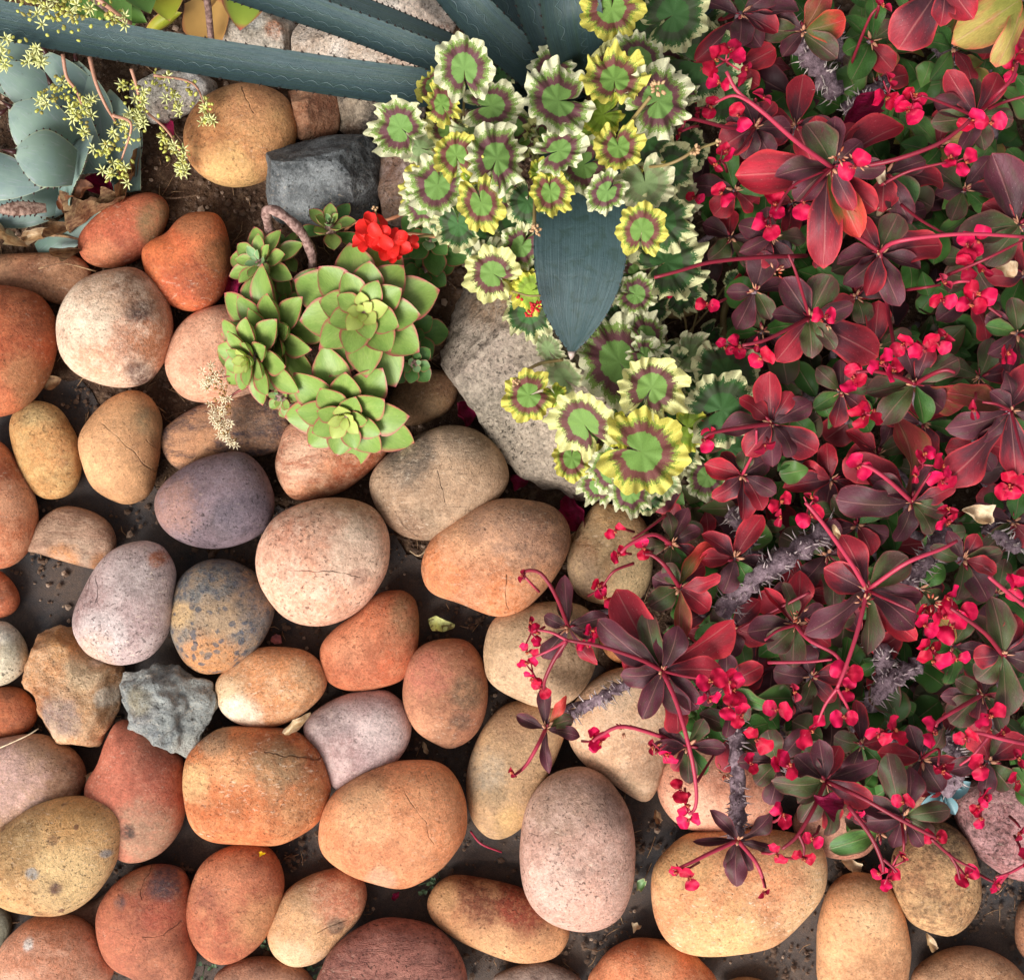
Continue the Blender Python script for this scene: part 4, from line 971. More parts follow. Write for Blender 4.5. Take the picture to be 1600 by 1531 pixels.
G = [(725,108,50,85,'w',.31,.1,.35,.9,0),(690,163,36,60,'y',.29,-.3,.1,.8,1),(626,200,44,40,'w',.27,-.2,.1,1,2),(767,166,44,175,'w',.28,.2,.1,.95,3),
 (656,232,30,10,'k',.24,-.3,.3,1,4),(713,243,36,75,'y',.30,-.1,.2,1,5),(776,248,50,110,'w',.30,.25,.05,.95,1),(684,290,48,-80,'w',.27,-.3,.1,.95,0),(752,318,42,-110,'y',.29,.05,.3,.95,3),
 (716,352,36,-90,'d',.22,-.1,.6,1,2),(745,366,36,-90,'d',.2,.1,.6,1,4),(700,205,34,60,'m',.25,-.2,-.2,1,2),(740,205,34,20,'k',.26,.1,-.3,.8,1),(678,132,30,20,'y',.25,-.5,0,1,4),
 (872,158,54,-15,'w',.31,-.1,.0,1,0),(960,125,46,88,'y',.31,.05,-.1,1,5),(1028,158,54,150,'w',.30,.3,.1,1,1),(1000,90,46,60,'w',.27,.1,-.5,.9,3),(942,180,32,-30,'n',.27,.1,.2,1,2),
 (873,236,42,170,'w',.31,-.15,.0,1,3),(912,258,44,-30,'w',.27,.1,.1,1,0),(966,230,36,-95,'y',.30,.1,.2,1,5),(1012,220,40,180,'d',.24,.4,.2,1,1),(860,300,34,-100,'y',.29,.0,.25,1,2),
 (824,316,36,-80,'d',.24,-.3,.2,1,4),(948,300,34,-50,'w',.28,.1,.3,1,1),(1008,286,42,-100,'k',.26,.1,-.2,1,0),(1003,360,38,95,'y',.28,-.05,.1,1,3),(1034,345,48,-160,'d',.24,.4,.2,1,5),
 (770,428,42,30,'m',.22,-.4,.0,.95,0),(820,424,40,-90,'y',.20,.0,.2,.9,1),(826,490,36,-60,'d',.17,-.1,.5,1,2),(856,545,26,60,'k',.15,-.3,.6,.8,4),(815,385,36,-60,'w',.22,-.2,.2,1,5),
 (968,566,74,60,'w',.180,-.1,.1,.95,3),(1018,606,50,110,'m',.235,.15,.2,1,5),(826,618,38,-20,'y',.17,-.2,.1,1,1),(912,662,54,60,'m',.215,-.35,.2,.95,0),(1003,706,63,-165,'y',.24,.05,.25,1,3),
 (1128,640,56,160,'d',.20,.2,.1,1,1),(1135,582,54,60,'d',.17,.1,-.3,1,0),(1040,410,58,150,'d',.19,.3,.1,1,2),(985,430,54,-80,'d',.17,.0,.3,1,4),(955,14,44,-80,'y',.25,.0,.4,1,5),(945,32,34,-60,'d',.21,.0,.6,1,0),
 (1052,24,52,150,'d',.22,.1,.2,1,1),(1092,100,60,-160,'d',.17,.3,.2,1,3),(1130,150,44,-60,'d',.14,.2,.2,1,2),(985,770,40,-100,'w',.17,.0,.8,.9,1),(1000,740,44,-80,'d',.15,.1,.5,1,3),(955,738,40,-60,'w',.16,-.2,.6,1,4),
 (1075,668,34,-150,'n',.18,.2,.2,1,2),(1056,705,40,160,'d',.16,.3,.4,1,0),(1010,524,34,160,'w',.17,.2,-.2,1,0),(1008,556,30,-150,'w',.18,.3,.1,1,1),(1062,592,32,170,'d',.15,.4,.1,1,5),(1050,660,36,-130,'d',.14,.2,.2,1,1),
 (970,512,42,100,'d',.16,0,-.3,1,3),(880,590,34,40,'k',.13,-.4,.2,1,0),(1030,550,30,-60,'d',.12,.3,.2,1,4),(975,640,20,60,'d',.16,0,.2,1,0),(968,672,26,-60,'n',.2,-.1,.2,1,2),(868,618,18,-120,'n',.15,-.2,.2,1,1),(935,760,30,-60,'w',.13,-.2,.7,1,5),
 (1098,450,20,60,'d',.07,0,.1,1,0),(1146,440,16,100,'d',.07,0,.1,1,1),(1110,522,19,-60,'d',.06,.0,.1,1,2),(1088,620,30,60,'d',.10,.2,.2,1,4),(1066,462,30,-90,'d',.12,.2,.3,1,5),(1140,700,40,-90,'d',.12,.1,.3,1,2),(1105,745,34,-90,'w',.11,.1,.3,1,3),
 (800,345,34,-60,'d',.19,-.1,.3,1,0),(880,330,40,60,'d',.18,0,.2,1,1),(925,215,30,60,'d',.22,0,.0,1,2),(985,190,34,120,'d',.20,.2,.0,1,3),(905,205,30,-60,'n',.24,0,0,1,4),(795,205,30,-100,'d',.20,.2,.2,1,5),(1050,260,36,170,'d',.18,.3,.2,1,0),(1060,310,34,-120,'k',.16,.3,.1,1,1),(1070,230,36,-120,'d',.15,.2,0,1,3),(975,330,30,-60,'d',.2,.1,.2,1,4),(845,270,20,-60,'n',.24,-.1,.1,1,2),(738,272,18,-60,'n',.29,.1,.1,1,0),(660,320,34,-60,'w',.2,-.4,.3,1,5),(690,335,34,-80,'d',.18,-.2,.5,1,4),(790,300,34,-90,'w',.23,.2,.3,1,2),
 (1020,480,30,-60,'d',.14,.2,0,1,1),(880,30,24,-60,'d',.18,0,.2,1,0),(1000,30,36,-60,'d',.17,0,.2,1,3),(1090,40,40,-120,'d',.13,.1,.2,1,5),(830,455,26,-30,'n',.22,-.1,.1,1,0)]
for q in G: gleaf(*q)
rg = random.Random(41)
GP = [(640,180),(720,60),(790,110),(860,110),(960,80),(1060,60),(1100,140),(1060,330),(1060,430),(1020,480),(960,480),(830,520),(760,440),(700,360),(640,300),(600,220)]
GQ = [(820,600),(960,500),(1060,540),(1160,560),(1150,700),(1060,770),(960,790),(860,700)]
k = 0; done = []
while k < 58:
    x = rg.uniform(600, 1170); y = rg.uniform(50, 790)
    if not (inside((x, y), GP) or inside((x, y), GQ)) or (845 < x < 968 and 330 < y < 560): continue
    if done and min((x - a) ** 2 + (y - b) ** 2 for a, b in done) < 24 ** 2: continue
    done.append((x, y)); k += 1
    gleaf(x, y, rg.uniform(24, 40), rg.uniform(0, 360), rg.choice(('w', 'w', 'd', 'k', 'm', 'y', 'w')) if x < 1010 else rg.choice(('d', 'd', 'w', 'k')), rg.uniform(.15, .21) - (.05 if y > 500 else 0), rg.uniform(-.5, .5), rg.uniform(-.3, .6), rg.uniform(.75, 1))
RG = leafmat('red geranium petal', (236, 54, 44), (232, 40, 36), rough=.5, vein=0, mott=.1, trans=.2)
_gp = mesh('petal', *blade(lambda u: .25 + .75 * math.sin(math.pi * min(1, u * .62 + .06)) ** .8 if u < .97 else .5, 7, 6, .08, .2, tipdip=.15)); _gp.materials.append(RG)
def gflower(cx, cy, r, seed, z=.15):
    rr = random.Random(seed); C = W(cx, cy, z)
    ax = Vector((rr.uniform(-.5, .5), rr.uniform(-.5, .4), 1)).normalized(); e = ax.orthogonal().normalized(); f_ = ax.cross(e)
    V, F = tube_geo([Vector(), -ax * .012], [.001, .0008], 5)
    c = rel('flower', mesh('flower', V, F), C, ger, PET)
    for q in range(5):
        a = q * 2 * math.pi / 5 + rr.uniform(-.2, .2); d = e * math.cos(a) + f_ * math.sin(a) + ax * rr.uniform(.1, .5)
        L = r * S * rr.uniform(.85, 1.1)
        o = bpy.data.objects.new('petal', _gp); COL.objects.link(o); o.parent = c
        o.matrix_basis = frame(Vector(), d.normalized() * L, up=ax, sy=L * .42, sz=L)
for i, (x, y, r, z) in enumerate(((582,358,24,.165),(574,378,22,.155),(603,388,24,.16),(620,382,22,.165),(595,370,22,.17),(642,382,14,.155),(612,398,16,.15),(580,345,14,.16))): gflower(x, y, r, i, z)
for P, r in (([(735,374,.10),(680,368,.14),(620,372,.155),(602,360,.16)], .0016), ([(602,368,.16),(590,345,.165),(586,325,.165)], .0012),
             ([(960,225,.24),(990,185,.30),(1016,152,.33)], .0018), ([(1000,262,.25),(1040,258,.28),(1070,245,.29),(1085,232,.29)], .0016), ([(1085,235,.29),(1105,228,.29),(1122,222,.29)], .0013),
             ([(836,305,.24),(835,340,.26),(834,358,.26)], .0018), ([(820,580,.13),(845,568,.15),(880,562,.15)], .0018), ([(800,455,.24),(825,462,.25),(845,462,.25)], .001),
             ([(1000,480,.04),(1060,490,.05),(1110,470,.05)], .006), ([(1135,560,.02),(1130,500,.03),(1140,460,.03)], .004), ([(900,620,.04),(960,560,.06),(1010,500,.06),(1000,400,.08),(930,280,.10)], .006)):
    pts = path_px(P, 12); V, F = tube_geo([p - pts[0] for p in pts], r, 6); rel('stem', mesh('stem', V, F), pts[0], ger, PET)
TANB = N('dried flower head'); TANB = TANB.fin(TANB.mix(TANB.noise(TANB.obj, 200, 3), lin((206, 176, 130)), lin((176, 128, 96))), .7)
REDB = N('red bud'); REDB = REDB.fin(lin((196, 34, 40)), .5)
for (x, y, z, rad, nb, m) in ((1028,138,.335,11,16,TANB),(1085,234,.295,8,12,TANB),(1122,223,.295,5,7,TANB),(837,360,.265,9,16,TANB),(1105,478,.08,6,9,TANB),(586,326,.167,5,7,TANB),(838,480,.25,10,14,REDB),(826,490,.245,6,9,REDB),(812,466,.245,5,6,REDB),(808,600,.2,8,12,TANB)):
    rr = random.Random(x); V = []; F = []; MI = []
    for i in range(nb):
        d = Vector((rr.uniform(-1, 1), rr.uniform(-1, 1), rr.uniform(-.2, 1))); bud_geo(V, F, MI, d * rad * S * .35, d, rad * S * .75, .0016, 0)
    rel('flower_head', mesh('flower_head', V, F, mats=[m], mi=MI), W(x, y, z), ger)
# ------------------------------------------------------------------ crown of thorns
EM = {'p': leafmat('purple leaf', (74, 44, 50), (98, 48, 60), edge=(124, 50, 60), ew=.05, rough=.5, vein=.2, mott=.18, blot=(80, 66, 52), bl=.55),
      'gp': leafmat('grey green leaf', (78, 84, 48), (92, 66, 58), edge=(122, 72, 66), ew=.06, rough=.5, vein=.22, mott=.2, blot=(76, 100, 62), bl=.6),
      'rp': leafmat('purple leaf reddening', (84, 46, 54), (158, 42, 56), edge=(196, 58, 66), ew=.07, rough=.48, vein=.26, mott=.15),
      'r': leafmat('red leaf', (128, 42, 52), (182, 44, 60), edge=(200, 60, 66), ew=.08, rough=.48, vein=.26, mott=.16, blot=(128, 58, 62), bl=.5),
      'ro': leafmat('brown red leaf', (126, 76, 52), (160, 62, 60), edge=(190, 72, 66), ew=.07, rough=.5, vein=.26, mott=.18, blot=(130, 108, 62), bl=.6),
      'rg': leafmat('red leaf with green base', (100, 96, 48), (198, 62, 56), edge=(216, 80, 66), ew=.08, rough=.5, vein=.2, mott=.18),
      'g': leafmat('deep green leaf', (58, 98, 40), (72, 112, 48), edge=(84, 92, 48), ew=.05, rough=.5, vein=.2, mott=.22),
      'G': leafmat('fresh green leaf', (98, 136, 66), (84, 122, 64), edge=(120, 92, 70), ew=.08, rough=.42, vein=.2, mott=.18, blot=(70, 96, 60), bl=.6),
      'go': leafmat('yellow green leaf', (142, 140, 66), (176, 156, 84), edge=(206, 110, 80), ew=.08, rough=.5, vein=.25, mott=.2, blot=(186, 108, 80), bl=.6)}
ES = []
for k in range(7):
    cp = (.12, .3, -.1, .2, .05, .35, .18)[k]; ar = (.1, .04, .14, -.04, .07, .02, .12)[k]
    pw = (1.5, 1.35, 1.7, 1.55, 1.45, 1.6, 1.4)[k]
    pr = (lambda pw: (lambda u: (.05 + .95 * max(0, math.sin(math.pi * u ** pw)) ** .56) * (1 + .03 * math.sin(u * 17 + pw * 9)) if u < 1 else .03))(pw)
    ES.append(blade(pr, 16, 9, ar, cp * .5, wave=.05 if k % 2 else .09, seed=k, tipdip=(.1, .2, .0, .25, .12, .05, .16)[k]))
_em = {}
def em(k, key):
    if (k, key) not in _em:
        V, F, U = ES[k]; m = mesh('leaf', V, F, U); m.materials.append(EM[key]); _em[(k, key)] = m
    return _em[(k, key)]
STEMR = N('red stalk'); STEMR = STEMR.fin(STEMR.mix(STEMR.noise(STEMR.obj, 30, 3), lin((150, 34, 54)), lin((112, 30, 46))), .45, None, .4)
STEMP = N('pink stalk'); STEMP = STEMP.fin(STEMP.mix(STEMP.noise(STEMP.obj, 30, 3), lin((196, 62, 88)), lin((160, 44, 66))), .45, None, .4)
WOODG = N('thorny bark')
WOOD = WOODG.fin(WOODG.mix(WOODG.mr(WOODG.noise(WOODG.obj, 110, 6, .7), .38, .62), lin((84, 64, 72)), lin((162, 138, 146))), .85, WOODG.bump(WOODG.noise(WOODG.obj, 160, 6, .7), 1, .004))
g = N('thorn'); THN = g.fin(g.mix(g.rnd(), lin((170, 150, 152)), lin((206, 192, 186))), .5)
g = N('leaf scale'); SCL = g.fin(lin((196, 140, 110)), .6)
bush = thing('crown_of_thorns', W(1350, 700, 0), 'sprawling crown of thorns shrub with purple, red and green leaves and hot pink flowers', 'shrub')
rE = random.Random(99)
SHOOTS = []
def shoot(cx, cy, z, leaves, root=None, r=.0042, zb=None, thorns=True):
    """one leafy shoot tip; leaves: (image angle, length px, width px, colour)"""
    C = W(cx, cy, z)
    if root is None:
        root = (cx + rE.uniform(-70, 70), cy + rE.uniform(-50, 90), .02)
    Rt = W(*root)
    P = [Vector(q) for q in spline([tuple(Rt), tuple(Rt.lerp(C, .5) + Vector((rE.uniform(-.012, .012), rE.uniform(-.012, .012), .01))), tuple(C - Vector((0, 0, .016))), tuple(C)], 14)]
    V, F = tube_geo([p - C for p in P], [r * (1.25 - .5 * i / 14) for i in range(15)], 7)
    s = rel('leafy_shoot', mesh('leafy_shoot', V, F), C, bush, WOOD)
    SHOOTS.append((cx, cy, z))
    for i, (a, L, w, key) in enumerate(leaves):
        big = L > 95
        if key in ('r', 'rp', 'ro', 'g', 'rg', 'go') and L > 80: zz = -.014 - .006 * rE.random(); el = rE.uniform(-.05, .12)
        else: zz = rE.uniform(-.006, .004); el = rE.uniform(.0, .32)
        L *= rE.uniform(.86, 1.08); w *= rE.uniform(.9, 1.12)
        if key == 'p' and rE.random() < .22: key = rE.choice(('rp', 'gp', 'gp'))
        th = R(-a); d = Vector((math.cos(th), math.sin(th), math.tan(el)))
        B = C + Vector((math.cos(th) * .0025, math.sin(th) * .0025, zz))
        Lm = L * S * (H - z) / H
        T = B + Vector((d.x * Lm, d.y * Lm, math.tan(el) * Lm))
        M = Matrix.Translation(-C) @ frame(B, T, roll=rE.uniform(-.55, .55), sy=w * S * (H - z) / H * .54, sz=Lm)
        o = bpy.data.objects.new('leaf', em(rE.randrange(7), key)); COL.objects.link(o); o.parent = s; o.matrix_basis = M
    # bud tuft and thin scales at the tip
    V = []; F = []; MI = []
    for i in range(9):
        a = rE.uniform(0, 6.28); el = rE.uniform(.2, 1.2)
        d = Vector((math.cos(a) * math.cos(el), math.sin(a) * math.cos(el), math.sin(el)))
        bud_geo(V, F, MI, d * .001, d, rE.uniform(.006, .014), .0009 if i > 2 else .002, 0 if i % 3 else 1)
    rel('tip_tuft', mesh('tip_tuft', V, F, mats=[SCL, STEMR], mi=MI), C, s)
    return s
shoot(1300,262,.27,[(178,138,66,'r'),(92,146,56,'rp'),(65,116,46,'rg'),(38,96,46,'r'),(-38,152,58,'rp'),(-105,98,40,'r'),(-120,82,46,'p'),(5,86,34,'p'),(-92,80,32,'p'),(-42,64,32,'p'),(172,88,38,'p'),(70,72,34,'p'),(140,72,40,'p'),(-62,90,34,'rp')],(1330,330,.03))
shoot(1265,497,.22,[(28,116,56,'rp'),(122,72,40,'rp'),(-125,64,42,'p'),(-65,68,44,'gp'),(188,57,28,'p'),(52,62,28,'gp'),(-14,58,28,'p'),(88,60,34,'gp')],(1300,560,.03))
shoot(1035,1048,.19,[(-120,140,56,'rp'),(-33,136,52,'r'),(75,112,48,'rp'),(-143,124,48,'p'),(-3,100,36,'p'),(46,84,36,'p'),(192,66,34,'r'),(-70,76,34,'p'),(115,82,36,'p'),(172,66,38,'p'),(-107,92,40,'gp'),(62,76,34,'p'),(-92,60,30,'p')],(1100,990,.04))
shoot(1355,922,.24,[(45,112,34,'r'),(143,106,48,'p'),(-112,84,38,'p'),(82,96,40,'p'),(38,92,46,'p'),(207,74,46,'p'),(-42,80,44,'gp'),(8,80,34,'p')],(1400,1000,.03))
shoot(1430,600,.22,[(20,104,46,'ro'),(132,84,40,'gp'),(170,78,36,'gp'),(35,62,40,'p'),(-72,64,30,'rp'),(-30,78,36,'gp'),(78,64,34,'g'),(-110,60,30,'p')],(1460,660,.03))
shoot(1425,784,.20,[(-92,136,60,'ro'),(-137,104,42,'rp'),(182,112,52,'p'),(-150,70,30,'p'),(-20,70,30,'rp'),(200,64,34,'p'),(60,60,30,'p'),(110,64,30,'p'),(20,56,28,'gp'),(-60,56,26,'p')],(1440,840,.03))
shoot(1580,642,.25,[(128,148,64,'rp'),(203,102,52,'ro'),(162,102,38,'p'),(86,102,48,'p'),(-104,58,26,'p'),(135,60,30,'p'),(-60,90,50,'rp'),(20,80,40,'p'),(-140,40,24,'p')],(1600,700,.03))
shoot(1207,662,.21,[(-95,80,42,'rp'),(175,70,36,'p'),(30,86,44,'rp'),(95,60,32,'p'),(60,60,28,'p'),(-30,62,34,'p'),(-140,64,34,'r'),(130,66,36,'rp'),(-60,50,26,'p')],(1250,720,.03))
shoot(1566,1022,.24,[(80,90,50,'gp'),(-100,98,46,'p'),(-122,74,44,'p'),(175,48,34,'p'),(135,54,40,'p'),(-40,66,36,'p'),(20,74,38,'p'),(-70,60,32,'rp')],(1580,1090,.03))
shoot(1153,1312,.15,[(-130,60,20,'p'),(178,66,13,'p'),(-38,70,30,'p'),(14,46,16,'p'),(93,66,28,'p'),(112,50,22,'p'),(70,58,24,'p')],(1150,1130,.03))
shoot(888,980,.125,[(-98,78,28,'p'),(125,60,30,'p'),(52,72,18,'p'),(-18,56,22,'p'),(-155,44,22,'p'),(-94,52,28,'gp'),(15,40,20,'p')],(1000,960,.05),r=.0026)
shoot(853,1138,.12,[(205,52,18,'p'),(-95,64,22,'p'),(88,60,16,'p'),(-22,40,22,'p'),(-60,66,14,'rg'),(10,56,20,'p')],(960,1090,.05),r=.0024)
shoot(1375,396,.215,[(-10,98,52,'rp'),(137,66,36,'p'),(-65,66,42,'gp'),(76,80,36,'p'),(20,64,30,'p'),(170,60,34,'p'),(110,66,34,'rp'),(-120,60,32,'p')],(1400,460,.03))
shoot(1243,976,.18,[(-80,92,38,'r'),(100,60,40,'gp'),(28,60,28,'r'),(-130,72,18,'r'),(175,70,40,'p'),(-105,62,28,'gp'),(-30,56,30,'p'),(140,60,34,'p')],(1270,1040,.03))
shoot(1158,22,.2,[(135,84,38,'rp'),(93,54,42,'p'),(60,54,36,'p'),(0,90,42,'p'),(-160,70,34,'p'),(30,66,34,'rp'),(-30,60,34,'p')],(1190,90,.03))
shoot(1524,182,.22,[(-130,74,38,'rp'),(170,70,34,'gp'),(115,54,30,'p'),(12,58,34,'gp'),(-62,68,32,'rp'),(75,52,30,'p'),(-95,54,26,'p'),(200,66,34,'p')],(1550,230,.03))
shoot(1180,200,.17,[(150,64,46,'rp'),(195,44,24,'p'),(60,52,34,'p'),(110,54,36,'p'),(-60,50,30,'p'),(0,56,34,'p'),(-110,50,30,'p')],(1220,250,.03))
shoot(1290,1220,.21,[(-100,64,34,'p'),(180,84,34,'gp'),(-15,92,30,'p'),(84,84,40,'gp'),(115,78,38,'gp'),(25,80,38,'rp'),(-68,56,28,'p'),(-140,60,34,'p'),(150,56,30,'p')],(1300,1160,.03))
shoot(1412,1276,.19,[(-80,86,40,'p'),(-106,110,42,'p'),(-12,62,34,'gp'),(172,60,30,'p'),(100,50,28,'p'),(55,56,26,'p'),(200,74,36,'p'),(30,50,26,'gp')],(1400,1200,.03))
shoot(1160,742,.165,[(195,58,30,'r'),(90,74,34,'rp'),(30,50,30,'p'),(-30,50,34,'p'),(140,60,34,'rp'),(-80,40,26,'p'),(60,54,34,'p'),(-130,42,24,'rp')],(1200,800,.03))
shoot(1049,850,.15,[(-70,64,26,'p'),(-100,50,26,'gp'),(170,50,24,'gp'),(100,44,30,'p'),(30,50,24,'rp'),(60,44,22,'g'),(-30,46,24,'p')],(1100,900,.03))
shoot(1062,918,.17,[(-55,82,26,'rg'),(92,78,28,'ro'),(35,62,34,'r'),(-15,56,28,'r'),(150,60,34,'p'),(-120,42,26,'gp'),(200,44,28,'p')],(1110,960,.03))
shoot(1148,872,.16,[(-60,70,38,'r'),(20,60,34,'p'),(-140,56,28,'rp'),(110,50,30,'p'),(60,56,30,'g'),(180,48,26,'r')],(1190,920,.03))
shoot(1505,874,.21,[(-160,52,28,'gp'),(-60,42,28,'p'),(-10,62,26,'gp'),(60,70,40,'p'),(100,60,34,'gp'),(-120,44,22,'p'),(20,44,30,'r')],(1530,930,.03))
shoot(1535,1085,.19,[(140,70,46,'gp'),(-150,44,24,'p'),(-80,60,34,'p'),(60,60,34,'p'),(175,66,28,'p'),(20,60,32,'r'),(100,56,34,'rp')],(1560,1140,.03))
shoot(1075,1165,.15,[(185,60,26,'p'),(-150,52,24,'p'),(60,56,30,'g'),(0,60,26,'p'),(-60,50,26,'gp'),(120,42,22,'p'),(90,50,24,'gp')],(1110,1110,.03),r=.003)
shoot(1315,612,.16,[(-140,60,28,'p'),(150,52,26,'G'),(40,56,28,'rp'),(95,50,28,'rp'),(-60,46,24,'p'),(-10,50,26,'gp'),(-95,44,22,'p')],(1340,660,.03))
shoot(1590,520,.19,[(190,50,26,'G'),(-150,60,34,'p'),(140,56,30,'p'),(-100,56,34,'gp'),(100,54,30,'p'),(60,50,30,'p'),(0,50,26,'p')],(1600,570,.03))
shoot(1255,925,.13,[(-120,60,34,'r'),(-40,60,34,'r'),(180,50,28,'p'),(60,50,30,'gp'),(110,60,30,'gp'),(10,46,24,'r')],(1280,980,.02))
shoot(1215,1190,.16,[(100,60,34,'p'),(-110,60,34,'gp'),(180,60,28,'p'),(20,50,26,'p'),(-50,60,30,'p'),(140,50,28,'gp')],(1240,1130,.02))
shoot(1135,1070,.14,[(30,70,26,'G'),(90,70,26,'p'),(-30,60,36,'r'),(150,50,28,'p'),(-90,50,28,'p'),(60,56,28,'gp')],(1170,1010,.02))
shoot(1490,1010,.15,[(40,60,30,'G'),(100,56,32,'G'),(160,50,30,'g'),(-60,56,30,'gp'),(-120,56,36,'go'),(10,50,28,'p')],(1520,1060,.02))
shoot(1440,1185,.17,[(-170,74,36,'r'),(60,60,34,'p'),(-60,50,30,'gp'),(120,60,32,'p'),(10,60,30,'p'),(-110,46,26,'p')],(1470,1120,.02))
shoot(1545,1190,.18,[(-120,66,40,'r'),(170,60,30,'p'),(100,50,30,'p'),(50,60,34,'gp'),(-40,60,34,'rp'),(-80,50,26,'p')],(1560,1130,.02))
# single big leaves that reach in over the edge, on shoots of their own outside the view
shoot(1478,-30,.26,[(124,112,68,'rp'),(60,80,40,'r'),(96,66,34,'rp')],(1490,20,.03))
shoot(1610,-14,.26,[(146,124,62,'go'),(112,130,40,'go'),(175,92,36,'r')],(1600,60,.03))
shoot(1592,352,.21,[(-116,116,62,'p'),(172,100,50,'p'),(-150,60,40,'rp'),(130,80,40,'gp')],(1600,400,.03))
shoot(1384,272,.2,[(42,72,38,'G'),(-20,72,30,'p'),(100,60,40,'r'),(70,90,36,'p'),(0,96,46,'rp')],(1390,320,.03))
shoot(1375,1300,.17,[(163,86,32,'G'),(-140,60,28,'p'),(200,50,24,'gp')],(1390,1240,.03))
shoot(1255,50,.19,[(180,70,34,'p'),(-10,70,44,'rg'),(40,60,34,'gp'),(-60,70,40,'ro'),(-150,60,30,'p'),(130,50,28,'p')],(1260,90,.03))
shoot(1205,370,.17,[(195,56,32,'p'),(150,50,26,'p'),(60,54,32,'p'),(110,60,34,'rp'),(-100,50,30,'p'),(0,50,28,'p')],(1230,420,.02))
shoot(1180,455,.17,[(110,56,36,'p'),(-80,60,46,'p'),(-20,56,30,'p'),(60,50,30,'gp'),(180,40,24,'p')],(1210,510,.02))
# smaller shoots filling the crown
BP = [(1120,-20),(1110,160),(1100,330),(1130,430),(1170,520),(1190,600),(1130,690),(1060,760),(1020,830),(1000,900),(1010,1000),(1050,1110),(1110,1170),(1200,1190),(1260,1250),(1330,1270),(1430,1240),(1560,1180),(1640,1190),(1640,-20)]
pl = [(s[0], s[1]) for s in SHOOTS]; tries = 0; added = 0; nleaf = 0
while added < 34 and tries < 5000:
    tries += 1
    x = rE.uniform(1080, 1620); y = rE.uniform(-20, 1270)
    if not inside((x, y), BP) or min((x - a) ** 2 + (y - b) ** 2 for a, b in pl) < 62 ** 2: continue
    pl.append((x, y)); added += 1
    green = (x > 1330 and y < 260)
    keys = ['g', 'G', 'gp', 'go', 'r'] if green else ['p', 'p', 'gp', 'rp', 'r', 'gp', 'g']
    a0 = rE.uniform(0, 360); n_ = rE.randint(5, 6)
    shoot(x, y, rE.uniform(.10, .15), [(a0 + 360 * i / n_ + rE.uniform(-18, 18), rE.uniform(42, 72), rE.uniform(26, 38), rE.choice(keys)) for i in range(n_)], r=.003)
# deep leaves, too many and too hidden to single out
keys = ['g', 'G', 'gp', 'p', 'rp', 'go', 'r']
V = []; F = []; U = []; MI = []
tv = [np.array(e[0]) for e in ES]
for i in range(1250):
    while True:
        x = rE.uniform(1040, 1700); y = rE.uniform(-120, 1290)
        if inside((x, y), BP) or (x > 1600): break
    z = rE.uniform(.008, .12); L = rE.uniform(26, 66) * S; w = L * rE.uniform(.28, .44)
    a = rE.uniform(0, 6.28); el = rE.uniform(-.4, .5); B = W(x, y, z)
    T = B + Vector((math.cos(a) * math.cos(el), math.sin(a) * math.cos(el), math.sin(el))) * L
    M = np.array(frame(B, T, roll=rE.uniform(-.5, .5), sy=w, sz=L)); k = rE.randrange(7)
    P = tv[k] @ M[:3, :3].T + M[:3, 3]
    off = len(V); V += [tuple(p) for p in P]; F += [tuple(q + off for q in f) for f in ES[k][1]]; U += ES[k][2]
    gm_ = rE.random(); green = (x > 1330 and y < 280)
    mi = (0 if gm_ < .5 else 1 if gm_ < .85 else 5) if green else (0 if gm_ < .45 else 1 if gm_ < .57 else 2 if gm_ < .74 else 3 if gm_ < .86 else 4 if gm_ < .94 else 6)
    MI += [mi] * len(ES[k][1])
o = rel('undergrowth_leaves', mesh('undergrowth_leaves', [Vector(v) - W(1350, 700, 0) for v in V], F, U, mats=[EM[k] for k in keys], mi=MI), W(1350, 700, 0), bush)
tag(o, kind='stuff')
# thick thorny stems
def thorny(P, r, n=120, z_up=True):
    pts = path_px(P, 26); C = pts[0]
    V, F = tube_geo([p - C for p in pts], [r * (.85 + .22 * math.sin(i * 1.9) + .12 * math.sin(i * 4.3)) for i in range(len(pts))], 11)
    so = Vector((P[0][0], P[0][1], 0))
    V = [v + Vector((mnoise.noise(v * 115 + so), mnoise.noise(v * 115 + so * 2), mnoise.noise(v * 115 - so))) * r * .5 for v in V]
    s = rel('thorny_stem', mesh('thorny_stem', V, F), C, bush, WOOD)
    TV = []; TF = []; MI = []
    for i in range(int(n * .75)):
        u = rE.random() * .98 * (len(pts) - 1); k = int(u); p = pts[k].lerp(pts[min(k + 1, len(pts) - 1)], u - k) - C
        t = (pts[min(k + 1, len(pts) - 1)] - pts[k]).normalized()
        a = t.orthogonal().normalized(); b = t.cross(a); th = rE.uniform(0, 6.28)
        d = (a * math.cos(th) + b * math.sin(th) + t * rE.uniform(-.6, .6) + Vector((0, 0, .25))).normalized()
        L = rE.uniform(.8, 1.4) * max(.011, r * 1.1) * rE.choice((.6, 1, 1)); q0 = p + d * r * .7
        e = d.orthogonal().normalized(); f_ = d.cross(e); kk = len(TV); w = .0014
        bend = t * rE.uniform(-.25, .25) * L
        TV += [q0 + e * w, q0 - e * w * .5 + f_ * w, q0 - e * w * .5 - f_ * w, q0 + d * L * .6 + e * w * .4, q0 + d * L * .6 - e * w * .2 + f_ * w * .4, q0 + d * L * .6 - e * w * .2 - f_ * w * .4, q0 + d * L + bend]
        for j in range(3):
            j2 = (j + 1) % 3; TF += [(kk + j, kk + j2, kk + 3 + j2, kk + 3 + j), (kk + 3 + j, kk + 3 + j2, kk + 6)]
    o = rel('thorns', mesh('thorns', TV, TF), C, s, THN); tag(o, kind='stuff')
